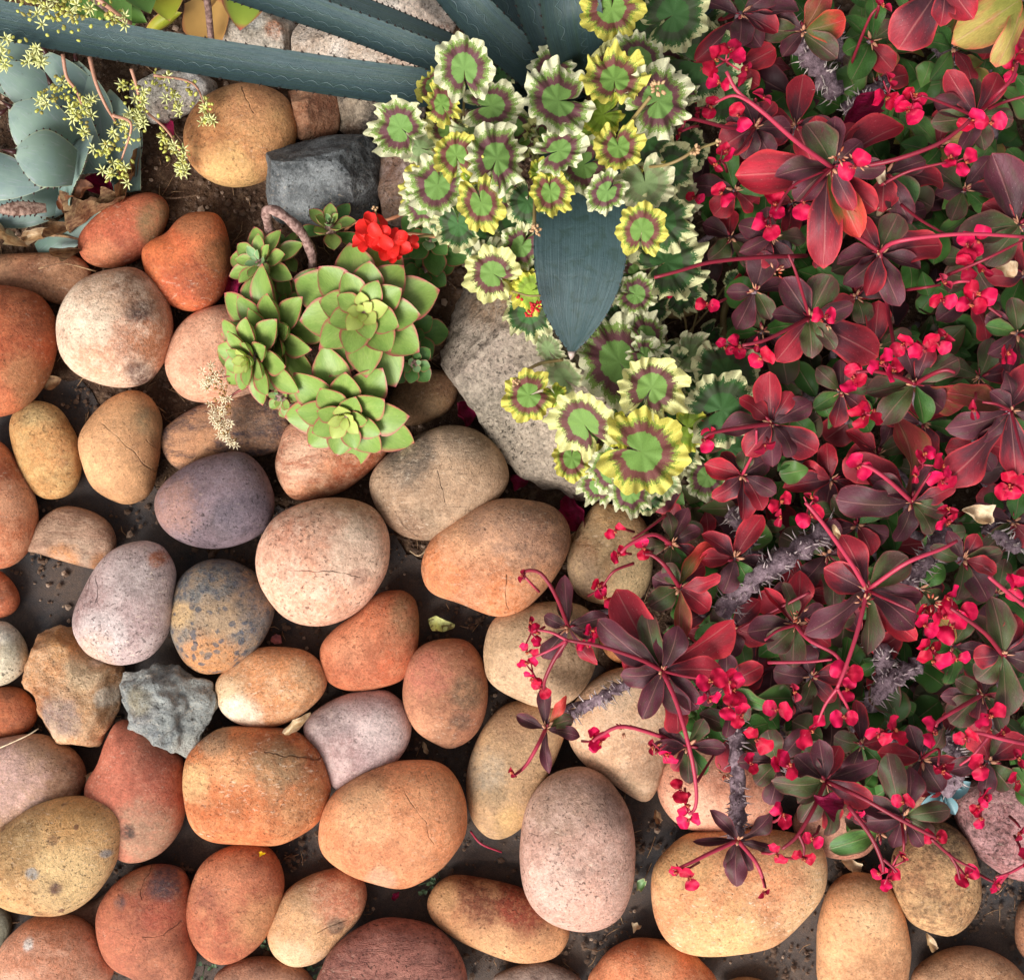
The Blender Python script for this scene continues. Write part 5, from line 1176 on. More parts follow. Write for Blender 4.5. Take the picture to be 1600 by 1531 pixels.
for P, r, n in (([(1130,955,.14),(1165,915,.16),(1210,885,.165),(1270,845,.15),(1300,820,.12)], .0125, 150),
             ([(1200,30,.14),(1240,60,.15),(1275,105,.15),(1310,150,.13)], .0115, 120),
             ([(1340,1140,.08),(1365,1090,.12),(1400,1058,.13),(1440,1035,.12)], .0105, 130),
             ([(1152,1318,.135),(1152,1260,.12),(1152,1200,.13),(1150,1130,.12),(1160,1060,.09)], .0095, 150),
             ([(890,1118,.09),(925,1098,.11),(960,1078,.12),(1005,1055,.12)], .0068, 90),
             ([(1395,930,.17),(1425,900,.17),(1455,865,.17),(1480,830,.14)], .0105, 110),
             ([(1455,50,.07),(1478,85,.11),(1490,120,.09)], .009, 60),
             ([(1320,175,.12),(1350,155,.13),(1385,130,.11)], .009, 70),
             ([(1290,20,.09),(1310,70,.1),(1325,120,.08)], .009, 60),
             ([(1140,800,.12),(1165,830,.13),(1180,880,.11)], .009, 80),
             ([(1365,990,.09),(1382,1030,.12),(1380,1080,.1)], .010, 80),
             ([(1470,1150,.11),(1495,1180,.12),(1490,1220,.12),(1460,1240,.08)], .0095, 110),
             ([(1540,820,.13),(1580,850,.13),(1630,840,.1)], .0095, 80),
             ([(1340,1180,.09),(1370,1150,.1),(1400,1160,.08)], .008, 60),
             ([(1240,1380 - 160,.08),(1225,1180,.1),(1210,1130,.08)], .007, 60),
             ([(1180,560,.03),(1230,580,.06),(1290,640,.07)], .009, 60)): thorny(P, r, n)
# flower stalks: explicit branching paths
def stalk(P, r=.0024, mat=STEMR):
    pts = path_px(P, 14); C = pts[0]
    V, F = tube_geo([p - C for p in pts], [r * (1.1 - .35 * i / 14) for i in range(15)], 7)
    return rel('flower_stalk', mesh('flower_stalk', V, F), C, bush, mat)
A_ = (1300, 262, .27); B_ = (1265, 497, .22); C_ = (1035, 1048, .19); D_ = (1355, 922, .24); E_ = (1430, 600, .22)
for P, m in ((((A_),(1245,222,.32),(1195,178,.34),(1153,144,.345),(1135,112,.35)), STEMP), (((1190,172,.34),(1150,150,.345),(1118,160,.33)), STEMP), (((1330,262,.27),(1390,252,.29),(1460,228,.30),(1500,202,.30),(1515,188,.30)), STEMR),
             (((1375,290,.25),(1420,268,.27),(1478,254,.28)), STEMR), ((A_,(1268,295,.29),(1252,315,.30)), STEMR), ((A_,(1240,290,.28),(1212,330,.29)), STEMR), (((1375,394,.22),(1400,378,.26),(1470,368,.27),(1530,366,.27),(1620,372,.26)), STEMP), (((1408,320,.22),(1440,345,.25),(1480,368,.27)), STEMR),
             (((1375,394,.22),(1340,370,.23),(1310,355,.24),(1285,340,.23)), STEMR), (((1260,400,.17),(1190,402,.22),(1110,410,.24),(1060,424,.25),(1022,434,.25)), STEMR), (((1265,497,.22),(1245,430,.26),(1232,398,.27)), STEMR), ((B_,(1230,515,.25),(1195,532,.26),(1160,540,.26)), STEMR),
             (((1375,394,.22),(1385,470,.19),(1395,530,.24),(1400,560,.245)), STEMR), ((E_,(1400,588,.25),(1365,580,.26),(1338,582,.26)), STEMR), ((E_,(1458,584,.25),(1478,578,.26),(1492,582,.26)), STEMR), (((1580,642,.25),(1595,700,.28),(1610,740,.29)), STEMR), (((1580,642,.25),(1560,632,.28),(1535,628,.28)), STEMR),
             (((1425,784,.2),(1390,752,.25),(1362,732,.26),(1345,726,.26)), STEMP), (((1425,784,.2),(1440,760,.24),(1455,738,.25)), STEMR), ((D_,(1330,880,.27),(1295,830,.3),(1270,798,.31),(1258,785,.31)), STEMP), ((D_,(1390,938,.27),(1430,956,.28)), STEMR), ((D_,(1415,880,.27),(1470,858,.27),(1495,845,.26)), STEMP), ((D_,(1340,985,.26),(1322,1040,.27),(1308,1075,.27)), STEMP),
             (((1308,1075,.27),(1290,1100,.26),(1278,1128,.25)), STEMP), (((1308,1075,.27),(1322,1100,.26),(1330,1118,.25)), STEMP), ((C_,(1000,1030,.21),(940,1010,.22),(886,1000,.22)), STEMR), (((886,1000,.22),(862,988,.22),(840,984,.22)), STEMP), (((886,1000,.22),(862,1014,.22),(836,1026,.215)), STEMP), (((886,1000,.22),(866,1030,.21),(852,1060,.2),(850,1076,.19)), STEMR),
             (((888,980,.125),(868,930,.16),(845,896,.17),(822,892,.16),(818,905,.16)), STEMR), ((C_,(1058,1100,.22),(1080,1180,.23),(1088,1235,.22),(1086,1262,.21),(1076,1272,.21)), STEMP), ((C_,(1080,1058,.22),(1130,1062,.24)), STEMR), (((1090,1220,.22),(1115,1180,.17)), STEMR), (((1153,1312,.15),(1110,1332,.17),(1078,1348,.18),(1060,1356,.18)), STEMP), (((1153,1312,.15),(1180,1345,.17),(1192,1372,.17),(1195,1386,.17)), STEMP),
             (((1290,1220,.21),(1270,1265,.24),(1246,1305,.25),(1222,1326,.25)), STEMR), (((1248,1303,.25),(1256,1322,.25),(1256,1336,.25)), STEMR), (((1290,1220,.21),(1345,1245,.24),(1400,1276,.25),(1445,1300,.25),(1462,1308,.25)), STEMR), (((1325,1258,.24),(1360,1305,.25),(1378,1345,.25),(1380,1362,.25)), STEMR), (((1380,1342,.25),(1392,1352,.25),(1402,1362,.25)), STEMR), (((1455,1310,.25),(1490,1340,.24),(1524,1358,.24)), STEMR), (((1482,1332,.24),(1494,1352,.24),(1500,1374,.24)), STEMR), (((1408,1275,.22),(1412,1310,.25),(1412,1330,.25)), STEMR),
             (((1075,1165,.15),(980,1135,.17),(940,1148,.17),(926,1158,.17)), STEMP), (((853,1138,.12),(840,1165,.14),(822,1195,.14),(804,1211,.14)), STEMP), (((1610,1345,.2),(1580,1362,.2),(1556,1370,.2)), STEMP), (((1575,1364,.2),(1564,1378,.2),(1560,1390,.2)), STEMP), (((1566,1022,.24),(1540,990,.27),(1500,960,.28),(1485,950,.28)), STEMR), (((1620,960,.25),(1580,930,.28),(1550,905,.29),(1545,900,.29)), STEMP),
             (((1535,1085,.19),(1500,1105,.22),(1468,1125,.23),(1462,1135,.23)), STEMP), (((1620,1165,.22),(1570,1155,.24),(1530,1145,.24),(1512,1148,.24)), STEMP), (((1545,1150,.24),(1520,1180,.23),(1500,1195,.22)), STEMP), (((1440,1185,.17),(1466,1170,.21),(1466,1195,.22)), STEMR), (((1207,662,.21),(1160,668,.23),(1115,676,.24),(1100,684,.24)), STEMR), (((1160,742,.165),(1180,700,.2),(1182,672,.22)), STEMP), (((1049,850,.15),(1020,835,.19),(985,850,.2),(970,864,.2)), STEMP), (((1040,805,.17),(1012,826,.19),(988,842,.2)), STEMR), (((1062,918,.17),(1040,885,.2),(1020,868,.2),(1008,866,.2)), STEMR), (((990,880,.18),(960,892,.19),(942,915,.18)), STEMR),
             (((1525,182,.22),(1555,150,.27),(1580,125,.28),(1590,100,.28)), STEMR), (((1545,170,.24),(1575,158,.26),(1620,146,.27)), STEMR), (((1524,182,.22),(1470,160,.25),(1440,150,.26)), STEMR), (((1480,430,.24),(1540,405,.27),(1600,375,.27)), STEMR), (((1400,455,.2),(1440,450,.25),(1470,445,.25)), STEMR), (((1480,445,.25),(1500,440,.26),(1515,440,.26)), STEMP), (((1545,480,.22),(1565,495,.22)), STEMR), (((1330,100,.15),(1358,30,.2),(1374,10,.21)), STEMR), (((1180,200,.17),(1158,232,.21),(1140,245,.22)), STEMR), (((1180,200,.17),(1140,200,.2),(1078,186,.22),(1066,200,.22)), STEMR), (((1265,925,.2),(1150,985,.16)), STEMR), (((1243,976,.18),(1265,1000,.21),(1305,1022,.22),(1318,1045,.23)), STEMP), (((1243,976,.18),(1215,985,.2),(1195,1000,.21)), STEMP), (((1200,1035,.2),(1260,1034,.22),(1300,1030,.23)), STEMP)):
    stalk(P, .0022 if len(P) > 3 else .0016, m)
FLR = N('hot pink bract')
fu, fv, _ = FLR.sep(FLR.uv)
fc = FLR.mix(FLR.mr(FLR.rnd(), .1, .95), lin((240, 18, 92)), lin((196, 10, 52)))
fc = FLR.mix(FLR.mr(fu, .5, .0, 0, .9), fc, lin((140, 8, 30)))
fc = FLR.mix(FLR.mr(FLR.noise(FLR.obj, 3, 3), .5, .72, 0, .4), fc, lin((238, 52, 92)))
FLRM = FLR.fin(fc, .5, FLR.bump(FLR.noise(FLR.map(FLR.uv, sc=(1, 6, 1)), 5, 3), .3, .001), .3, trans=.22)
FDK = N('fading bract'); FDK = FDK.fin(FDK.mix(FDK.noise(FDK.obj, 3, 2), lin((188, 24, 68)), lin((150, 20, 50))), .55, trans=.15)
CEN = N('flower centre'); CEN = CEN.fin(CEN.mix(CEN.mr(CEN.noise(CEN.obj, 260, 2), .45, .55), lin((128, 16, 34)), lin((186, 96, 60))), .5)
_br = []
for k in range(3):
    pr = lambda u: (.2 + .8 * math.sin(math.pi / 2 * min(1, u / .5)) ** .7) if u < .5 else max(.04, (1 - ((u - .5) / .5) ** 2.4) ** .55) * (1 + .03 * math.sin(u * 30))
    m = mesh('bract', *blade(pr, 11, 11, (.02, .05, -.03)[k], (.12, -.08, .03)[k], tipdip=(.0, .16, -.08)[k], fold=(.10, .2, -.14)[k], wave=.12)); m.materials.append(FLRM); _br.append(m)
_bd = mesh('bract', *blade(lambda u: max(.05, math.sin(math.pi * min(1, u * .9 + .06)) ** .7), 7, 7, .1, .5)); _bd.materials.append(FDK)
PET_ = """1116,86 1116,107 1137,78 1147,86 1133,133 1162,128 1158,112 1098,115 1112,154 1112,174 1091,170 1181,154 1155,175 1129,232 1145,248 1108,255 1124,264 1093,311 1124,298 1132,311 1194,347
1379,124 1375,151 1393,131 1389,157 1422,142 1439,152 1415,167 1426,172 1519,180 1512,196 1537,196 1480,259 1487,238 1503,264 1513,244 1579,102 1584,114 1597,90 1374,6 1250,306 1256,330 1208,311 1210,332 1205,358 1508,379 1529,368 1510,394
1511,408 1513,424 1529,416 1466,437 1464,468 1480,468 1521,457 1537,460 1511,478 1524,481 1474,520 1485,528 1461,533 1469,539 1563,552 1581,554 1406,541 1417,533 1430,556 1438,549 1370,570 1378,559 1388,585 1402,575 1329,580 1335,601 1342,596 1344,646 1357,638 1349,655 1363,649
1521,630 1451,704 1434,717 1431,733 1432,747 1461,742 1464,728 1344,734 1333,724 1482,758 1574,750 1566,766 1581,765 1211,787 1225,778 1255,774 1273,779 1472,792 1493,795 1297,495 1216,813 1259,808 1272,804 1467,813 1490,816 1579,904 1594,899 1584,925
1443,951 1435,970 1451,956 1451,985 1464,967 1477,988 1487,930 1482,951 1498,972 1511,959 1448,1004 1444,1024 1461,1014 1469,1035 1486,1028 1367,1145 1393,1132 1399,1150 1380,1150 1461,1138 1503,1155 1519,1147 1315,1048 1328,1053 1237,1072 1205,1108 1226,1108 1568,1140 1276,1132 1331,1119 1221,1192 1232,1196 1466,1198 1527,1189
831,965 825,983 839,983 839,1000 818,1014 818,1033 829,1030 830,1048 833,1067 852,1080 915,983 931,987 923,1008 928,912 942,919 940,930 967,824 1004,847 1006,867 972,863 1137,1053 1142,1074 1098,1067 1100,1090 1111,1092 1142,1095 1158,1108 1138,1112 923,1145 925,1161 935,1166 1018,1158 1043,1161 1022,1179 1044,1192 1189,1158 1168,1187 1176,1199
1061,1226 1069,1243 1060,1240 1074,1270 1085,1278 1056,1348 1056,1369 1074,1364 1197,1387 1216,1262 1229,1283 1328,1267 1346,1277 1263,1306 1276,1311 1210,1324 1218,1339 1247,1337 1263,1342 1216,1194 1234,1198 1476,1206 1532,1233 1534,1255 1579,1217 1590,1224 1534,1285 1595,1293 1456,1309 1471,1309 1406,1330 1417,1342 1370,1369 1380,1384 1399,1364 1498,1377 1521,1361 1553,1371 1561,1390 1597,1335
1012,434 1018,450 1048,432 1056,448 1044,455 1113,478 1129,535 1150,530 1140,548 1183,545 1194,552 1156,552 1330,262 1095,680 1102,694 1112,676 1200,690 1040,60 1066,204 1150,90 1102,85 1590,760 1540,1120 1590,1180 1420,1250 1480,1190 1545,1250 1522,1262 1322,1085 1305,1120 1255,1150 1148,1085 1120,1060 820,893 817,906 804,1211"""
pets = [tuple(map(float, t.split(','))) for t in PET_.split()]
used = [False] * len(pets); clusters = []
for i, p in enumerate(pets):
    if used[i]: continue
    c = [i]; used[i] = True; grew = True
    while grew and len(c) < 5:
        grew = False
        for j, q in enumerate(pets):
            if not used[j] and len(c) < 5 and any((q[0] - pets[k][0]) ** 2 + (q[1] - pets[k][1]) ** 2 < 29 ** 2 for k in c):
                c.append(j); used[j] = True; grew = True
    clusters.append([pets[k] for k in c])
for c in clusters:
    cx = sum(p[0] for p in c) / len(c); cy = sum(p[1] for p in c) / len(c)
    inb = inside((cx, cy), BP)
    s = min(SHOOTS, key=lambda q: (q[0] - cx) ** 2 + (q[1] - cy) ** 2)
    z = (max(.25, s[2] + .05) if inb else s[2] + .035) + rE.uniform(-.01, .012)
    C = W(cx, cy, z)
    Rt = W(cx + (s[0] - cx) * .25 + rE.uniform(-8, 8), cy + (s[1] - cy) * .25 + rE.uniform(-8, 8), z - .03)
    V, F = tube_geo([Rt - C, (Rt - C) * .5 + Vector((0, 0, .004)), Vector((0, 0, -.003))], [.0016, .0014, .0012], 6)
    for p in c:       # pedicels
        e = W(p[0], p[1], z) - C
        tube_geo([Vector((0, 0, -.004)), e * .5 + Vector((0, 0, -.002)), e * .88], [.0011, .0009, .0008], 5, V, F)
    cl = rel('flower_cluster', mesh('flower_cluster', V, F), C, bush, STEMP if rE.random() < .5 else STEMR)
    pts = [Vector(((p[0] - cx), -(p[1] - cy), 0)) * S * (H - z) / H for p in c]
    left = list(range(len(c))); flowers = []
    while left:
        i = left.pop(0)
        j = min(left, key=lambda k: (pts[k] - pts[i]).length, default=None)
        if j is not None and (pts[j] - pts[i]).length < 30 * S:
            left.remove(j); m_ = (pts[i] + pts[j]) / 2; ax = (pts[i] - pts[j]).normalized(); hl = max(.0072, (pts[i] - pts[j]).length * .5)
            flowers.append((m_, ax, hl))
        else:
            a = rE.uniform(0, 6.28); ax = Vector((math.cos(a), math.sin(a), 0)); flowers.append((pts[i] - ax * .005, ax, .0074))
    for (m_, ax, hl) in flowers:
        sc_ = rE.uniform(.85, 1.1) * (1 if inb else .82); dead = rE.random() < (.16 if len(c) > 1 else .4)
        m_ = m_ + Vector((0, 0, rE.uniform(-.004, .004)))
        face = Vector((rE.uniform(-.9, .9), rE.uniform(-1., .5), 1)).normalized()
        for sgn in (1, -1):
            dd = (Matrix.Rotation(rE.uniform(-.3, .3), 3, 'Z') @ (ax * sgn)); dd = (dd - face * dd.dot(face)).normalized()
            dd = (dd + face * rE.uniform(.0, .35)).normalized()
            LL = min(.0182, hl * 2.1) * sc_ * rE.uniform(.9, 1.08) * (.7 if dead else 1)
            ob = bpy.data.objects.new('bract', _bd if dead else _br[rE.randrange(3)]); COL.objects.link(ob); ob.parent = cl
            ob.matrix_basis = frame(m_ + dd * .0006, m_ + dd * LL, up=face, roll=rE.uniform(-.15, .15), sy=LL * rE.uniform(.52, .63) * (.6 if dead else 1), sz=LL)
        V = []; F = []; MI = []
        for q in range(5): bud_geo(V, F, MI, Vector(), face + Vector((rE.uniform(-.7, .7), rE.uniform(-.7, .7), 0)), .0046, .0013, 0)
        ob = rel('flower_centre', mesh('flower_centre', [v + m_ + face * .0008 for v in V], F, mats=[CEN], mi=MI), C, cl)
# dry brownish pods at some shoot tips
V = []; F = []; MI = []
for (x, y, z) in ((1022,1170,.16),(975,1140,.15),(1130,1205,.16),(1340,255,.3),(1310,245,.31),(1455,940,.27),(1250,960,.2),(1350,940,.25),(1292,505,.24),(1210,425,.25)):
    for i in range(10):
        d = Vector((rE.uniform(-1, 1), rE.uniform(-1, 1), rE.uniform(.0, 1))); bud_geo(V, F, MI, W(x, y, z) - W(1350, 700, 0) + d * .004, d, .007, .0011, i % 2)
o = rel('dry_pods', mesh('dry_pods', V, F, mats=[SCL, CEN], mi=MI), W(1350, 700, 0), bush); tag(o, kind='stuff')

# ------------------------------------------------------------------ litter
DRY = N('dry leaf'); DRY = DRY.fin(DRY.mix(DRY.mr(DRY.noise(DRY.obj, 120, 5), .4, .6), lin((176, 142, 104)), lin((118, 84, 62))), .75, DRY.bump(DRY.noise(DRY.obj, 160, 5), 1, .002))
DRYC = N('dry cream leaf'); DRYC = DRYC.fin(DRYC.mix(DRYC.mr(DRYC.noise(DRYC.obj, 120, 5), .4, .6), lin((226, 206, 172)), lin((190, 158, 124))), .7, DRYC.bump(DRYC.noise(DRYC.obj, 160, 4), .8, .0015))
MAG = N('magenta bract'); MAG = MAG.fin(MAG.mix(MAG.mr(MAG.noise(MAG.obj, 90, 5), .35, .65), lin((164, 22, 78)), lin((104, 16, 40))), .6, MAG.bump(MAG.noise(MAG.map(MAG.obj, sc=(1, 3, 1)), 130, 4), 1, .0025), .35, trans=.15)
LGR = N('fallen yellow green petal'); LGR = LGR.fin(LGR.mix(LGR.mr(LGR.noise(LGR.obj, 150, 4), .5, .6), lin((212, 214, 140)), lin((130, 118, 70))), .6)
BRN = N('brown curled leaf'); BRN = BRN.fin(BRN.mix(BRN.mr(BRN.noise(BRN.obj, 90, 4), .4, .6), lin((150, 98, 64)), lin((104, 66, 48))), .6, BRN.bump(BRN.noise(BRN.obj, 90, 4), .8, .002))
YEL = N('yellow petal'); YEL = YEL.fin(lin((236, 206, 40)), .5)
PINKC = N('pink chip'); PINKC = PINKC.fin(lin((176, 110, 110)), .7)
def scrap(x, y, z, L, w, ang, mat, name, label, cat, curl=.3, cup=.5, group=None):
    rr = random.Random(int(x * 3 + y))
    C = W(x, y, z); a = R(-ang); d = Vector((math.cos(a), math.sin(a), rr.uniform(-.1, .15)))
    V, F, U = blade(lambda u: max(.04, math.sin(math.pi * min(1, u * .93 + .04)) ** .7 * (1 + .15 * math.sin(u * 14 + x))), 12, 8, curl * .4, cup, wave=.25, seed=int(x), twist=rr.uniform(-.25, .25), thick=.02)
    B = C - d * L * S * .5
    M = Matrix.Translation(-C) @ frame(B, B + d * L * S, roll=rr.uniform(-.4, .4), sy=w * S * .5, sz=L * S)
    o = rel(name, mesh(name, [M @ Vector(v) for v in V], F, U), C, None, mat)
    return tag(o, label, cat, group)
scrap(722,648,.012,40,34,70,MAG,'fallen_bract','round magenta bract lying between the boulder and the dark brown stone','fallen petal',cup=.8)
scrap(900,800,.012,60,42,70,MAG,'fallen_bract','crumpled dark magenta bract above the sandy yellow stone','fallen petal',cup=.9)
scrap(168,292,.03,46,34,60,MAG,'fallen_bract','crimson bract caught under the pale agave leaves','fallen petal',cup=.9)
scrap(362,445,.02,44,20,-70,MAG,'fallen_bract','crimson bract beside the vivid orange stone','fallen petal',cup=.9)
scrap(262,200,.01,34,22,60,MAG,'fallen_bract','purple bract in the dark gap beside the ochre stone','fallen petal')
scrap(812,748,.008,28,24,20,MAG,'fallen_bract','small maroon bract on the soil below the big boulder','fallen petal')
scrap(1345,180,.2,66,36,-40,MAG,'fallen_bract','wrinkled violet bract caught in the shrub above the largest red leaf','fallen petal',cup=.6)
scrap(1295,1246,.235,40,24,10,MAG,'fallen_bract','rosy faded bract lodged among the lowest purple leaves','fallen petal')
scrap(620,1400,.003,16,10,-60,MAG,'fallen_petal','tiny magenta petal on the fabric below the orange egg stone','fallen petal')
scrap(690,973,.006,42,24,12,LGR,'fallen_petal','pale yellow-green petal with a brown spot on the fabric','fallen petal',cup=.3)
scrap(410,1331,.075,10,5,10,YEL,'fallen_petal','speck of yellow petal on the terracotta stone','fallen petal')
scrap(126,302,.07,44,30,-25,BRN,'dry_leaf','brown curled leaf tucked beneath the pale agave','dry leaf')
scrap(105,318,.05,30,24,20,BRN,'dry_leaf','smaller brown curled leaf beside the agave scar','dry leaf')
scrap(465,1130,.068,50,15,-38,DRYC,'dry_leaf','long grey-cream dry leaf wedged against the peach oval stone','dry leaf',curl=.1)
scrap(138,1216,.02,22,12,-60,DRYC,'dry_leaf','cream seed husk between the brick-red and tan stones','dry leaf')
scrap(82,598,.01,30,24,-20,DRY,'dry_leaf','crumpled grey leaf scrap beside the pale pink boulder','dry leaf')
scrap(1526,808,.2,44,22,25,DRYC,'dry_leaf','largest cream fallen petal caught in the shrub near the violet leaves','dry leaf')
scrap(1375,275,.25,14,34,0,DRYC,'dry_leaf','cream dry scrap beside the green leaf of the upper shrub','dry leaf')
scrap(1383,330,.2,26,14,-30,DRYC,'dry_leaf','small peach dry scrap below the upper green leaf','dry leaf')
scrap(1570,420,.2,34,22,40,DRYC,'dry_leaf','pale grey leaf scrap at the view edge in the shrub','dry leaf')
scrap(1308,830,.2,22,9,60,DRYC,'dry_leaf','slim cream scrap beside the long pink flower stalk','dry leaf')
scrap(1455,1470,.01,30,14,60,DRYC,'dry_leaf','folded yellowish leaf below the coarse golden-brown stone','dry leaf')
scrap(1412,1500,.01,20,34,0,DRY,'dry_leaf','olive dry leaf between the peach egg and the corner stone','dry leaf')
scrap(1330,1352,.012,34,18,30,DRYC,'dry_leaf','pale split leaf in the gap above the peach egg stone','dry leaf')
scrap(995,1443,.006,16,14,20,DRYC,'plastic_chip','small white plastic chip on the fabric by the tall oval stone','litter')
scrap(1002,1380,.006,14,22,30,PALEG,'plastic_chip','greenish glassy chip beside the tall oval stone','litter')
scrap(432,1000,.006,18,16,30,PINKC,'stone_chip','pink stone chip beside the mottled conglomerate','stone chip')
scrap(665,1168,.006,20,8,70,DRYC,'dry_leaf','narrow buff husk between the egg stone and the dished stone','dry leaf')
scrap(895,840,.02,38,12,-35,DRY,'dry_leaf','olive curled leaf at the corner of the fading orange stone','dry leaf')
scrap(1028,1275,.01,22,12,70,DRY,'dry_leaf','tan leaf scrap beside the salmon stone','dry leaf')
for (x0, y0, xm, ym, x1, y1, z, r, m, lab) in ((735,1298,752,1318,784,1331,.004,.0012,STEMP,'fallen pink flower stalk on the fabric below the egg stone'),
     (0,1168,40,1150,60,1138,.075,.0007,DRYC,'thin pale straw lying across the dark rust stone'),
     (640,860,655,868,672,852,.01,.0009,DRYC,'short pale twig beside the fading orange stone'),
     (60,420,100,412,150,424,.04,.0008,DRY,'fine dry twig on the flat tan-brown stone'),
     (20,372,90,368,140,378,.02,.0016,DRY,'thin green-brown stem arching below the pale agave'),
     (230,300,262,310,320,304,.008,.0012,SOIL,'dark twig on the soil between ochre and oval stones')):
    pts = path_px([(x0, y0, z), (xm, ym, z + .006), (x1, y1, z)], 10); V, F = tube_geo([p - pts[0] for p in pts], r, 6)
    tag(rel('twig', mesh('twig', V, F), pts[0], None, m), lab, 'twig')
# dry stubs and husks piled below the pale agave
for i, (x, y, L, w, a, m) in enumerate(((140,345,70,26,-35,DRY),(96,350,44,26,10,DRY),(60,365,50,20,-20,DRYC),(30,372,40,16,40,DRYC),(200,292,60,18,-70,DRY),(175,320,50,16,-30,DRY),(8,362,34,14,60,DRYC),(105,388,50,12,0,DRY),(215,255,44,14,-80,DRY))):
    scrap(x, y, .025, L, w, a, m, 'dry_husk', ('longest torn brown husk reaching from the agave litter to the oval red-brown stone', 'broad crumpled husk in the middle of the litter below the pale agave', 'cream husk lying across the litter left of the broad crumpled one', 'pale curled husk scrap directly under the agave scar', 'upright grey-brown husk against the outermost pale agave leaf', 'brown husk strip leaning on the upper end of the oval stone', 'smallest cream husk at the very edge of the view', 'straight narrow husk just above the flat tan-brown stone', 'thin brown husk hanging between agave and dark soil')[i], 'dry husk', cup=.9, group='dry husks below the pale agave')
# crumbs of soil, grit and broken twigs
CR = N('crumb'); CR = CR.fin(CR.mix(CR.noise(CR.obj, 60, 3), lin((64, 48, 40)), lin((118, 94, 76))), .95)
GRT = N('pale grit'); GRT = GRT.fin(GRT.mix(GRT.noise(GRT.obj, 60, 3), lin((176, 150, 128)), lin((134, 112, 96))), .85)
rc = random.Random(5)
ico = [Vector(p).normalized() for p in ((0,0,1),(.9,0,.3),(.3,.85,.3),(-.7,.5,.3),(-.7,-.5,.3),(.3,-.85,.3),(0,0,-1))]
icf = [(0,1,2),(0,2,3),(0,3,4),(0,4,5),(0,5,1),(6,2,1),(6,3,2),(6,4,3),(6,5,4),(6,1,5)]
def crumbs(n, size, mat, name, label, dens):
    V = []; F = []; k = 0
    while k < n:
        x = rc.uniform(-80, 1680); y = rc.uniform(-80, 1620)
        if rc.random() > dens(x, y): continue
        wx, wy = (x - 800) * S, (765.5 - y) * S
        s = size * rc.uniform(.4, 1) ** 2 * rc.choice((1, 1, 1, 1.8)); b = len(V)
        zz = soil_z(wx, wy) if y < fab_y(x) else -.004
        for p in ico: V.append((wx + p.x * s * rc.uniform(.6, 1.2), wy + p.y * s * rc.uniform(.6, 1.2), zz + s * .5 + p.z * s * rc.uniform(.5, .9)))
        F += [tuple(q + b for q in f) for f in icf]; k += 1
    tag(put(name, mesh(name, V, F, smooth=False, mats=[mat])), label, None, None, 'stuff')
nzf = lambda x, y: max(0, min(1, .5 + 1.6 * mnoise.noise(Vector((x * .011, y * .011, 7)))))
crumbs(34000, .0031, CR, 'soil_crumbs', 'loose dark crumbs of soil between the stones', lambda x, y: .8 if y < fab_y(x) else .9 * nzf(x, y) ** 1.2)
crumbs(2600, .0032, GRT, 'grit', 'pale grit scattered on the soil and fabric', lambda x, y: .8 if y < fab_y(x) else .6 * nzf(x, y))
V = []; F = []
for i in range(1500):
    x = rc.uniform(0, 1600); y = rc.uniform(0, 1560)
    if rc.random() > (1 if y < fab_y(x) else nzf(x, y) ** 1.5 * .8): continue
    wx, wy = (x - 800) * S, (765.5 - y) * S; zz = (soil_z(wx, wy) if y < fab_y(x) else -.003) + .002
    a = rc.uniform(0, 6.28); L = rc.uniform(.008, .03); m = Vector((rc.uniform(-.003, .003), rc.uniform(-.003, .003), .003))
    p = Vector((wx, wy, zz)); d = Vector((math.cos(a), math.sin(a), rc.uniform(-.05, .1))) * L
    tube_geo([p, p + d * .5 + m, p + d], [.0005, .0006, .0003], 3, V, F, cap=False)
tag(put('fine_twigs', mesh('fine_twigs', V, F, mats=[DRY])), 'fine broken twigs and rootlets on the soil', None, None, 'stuff')
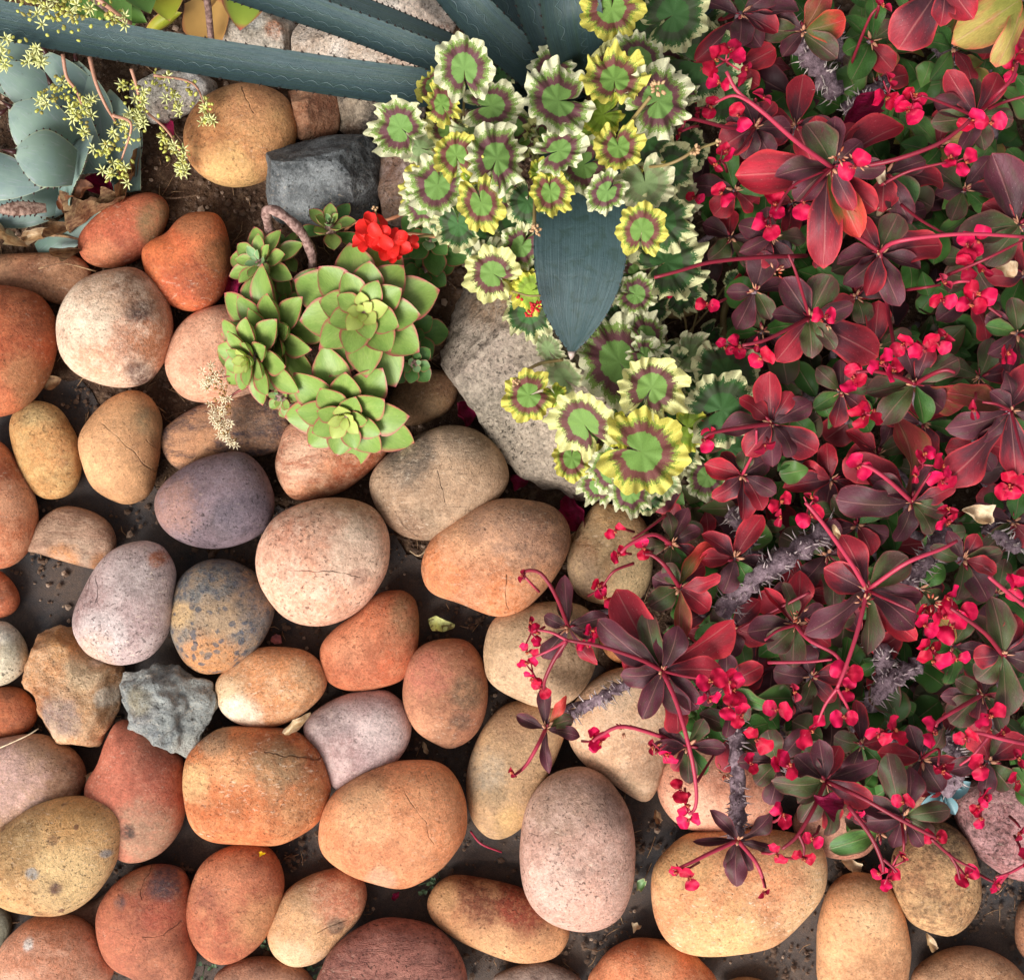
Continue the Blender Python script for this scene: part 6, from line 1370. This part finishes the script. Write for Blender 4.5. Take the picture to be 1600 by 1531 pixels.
# small weed sprigs
WEED = leafmat('weed leaf', (84, 108, 78), (98, 122, 90), rough=.5, vein=0, mott=.15)
_wm = mesh('leaf', *blade(lambda u: max(.05, math.sin(math.pi * u) ** .6), 5, 5, .1, .2)); _wm.materials.append(WEED)
for (x, y, n_, sp, lab) in ((688,1372,14,34,'tiny round-leaved weed on the fabric above the long blushing stone'), (320,1508,8,22,'tiny weed sprig between the terracotta stone and the bottom edge'), (505,1506,8,20,'tiny green weed beside the maroon stone'), (408,1475,5,14,'tiny weed tuft between the terracotta and cream-pink ovals')):
    t = thing('weed', W(x, y, 0), lab, 'weed')
    V = []; F = []
    tips = []
    for k in range(3):
        a = rc.uniform(0, 6.28); e = Vector((math.cos(a), math.sin(a), .25)) * sp * S
        tube_geo([Vector((0, 0, -.002)), e * .5 + Vector((0, 0, .002)), e], .0005, 4, V, F); tips.append(e)
    rel('stem', mesh('stem', V, F), W(x, y, 0), t, WEED)
    for k in range(n_):
        e = tips[k % 3] * rc.uniform(.25, 1.05); a = rc.uniform(0, 6.28); L = rc.uniform(6, 9) * S
        d = Vector((math.cos(a), math.sin(a), .3)) * L
        o = bpy.data.objects.new('leaf', _wm); COL.objects.link(o); o.parent = t; o.matrix_basis = frame(e + Vector((0, 0, .002)), e + Vector((0, 0, .002)) + d, sy=L * .4, sz=L)
# blue-green seedling among the lowest leaves
BLU = leafmat('blue green leaf', (104, 140, 146), (132, 164, 170), rough=.45, vein=0, mott=.1)
sd_ = thing('seedling', W(1470, 1238, .05), 'small blue-green fleshy seedling poking out under the lowest shoots', 'seedling')
for (a, L) in ((150,36),(60,38),(0,34),(100,30),(-20,44),(200,30)):
    B = W(1470, 1236, .1); th = R(-a); d = Vector((math.cos(th), math.sin(th), .15)) * L * S
    V, F, U = blade(lambda u: spat(u), 8, 7, .1, .25, thick=.15); M = Matrix.Translation(-B) @ frame(B, B + d, sy=L * S * .24, sz=L * S)
    rel('leaf', mesh('leaf', [M @ Vector(v) for v in V], F, U), B, sd_, BLU)
V, F = tube_geo([Vector((0, 0, -.1)), Vector((0, 0, -.05)), Vector()], .003, 6); rel('stem', mesh('stem', V, F), W(1470, 1236, .1), sd_, BLU)
for o in bpy.data.objects:
    if '_w' in o: del o['_w']
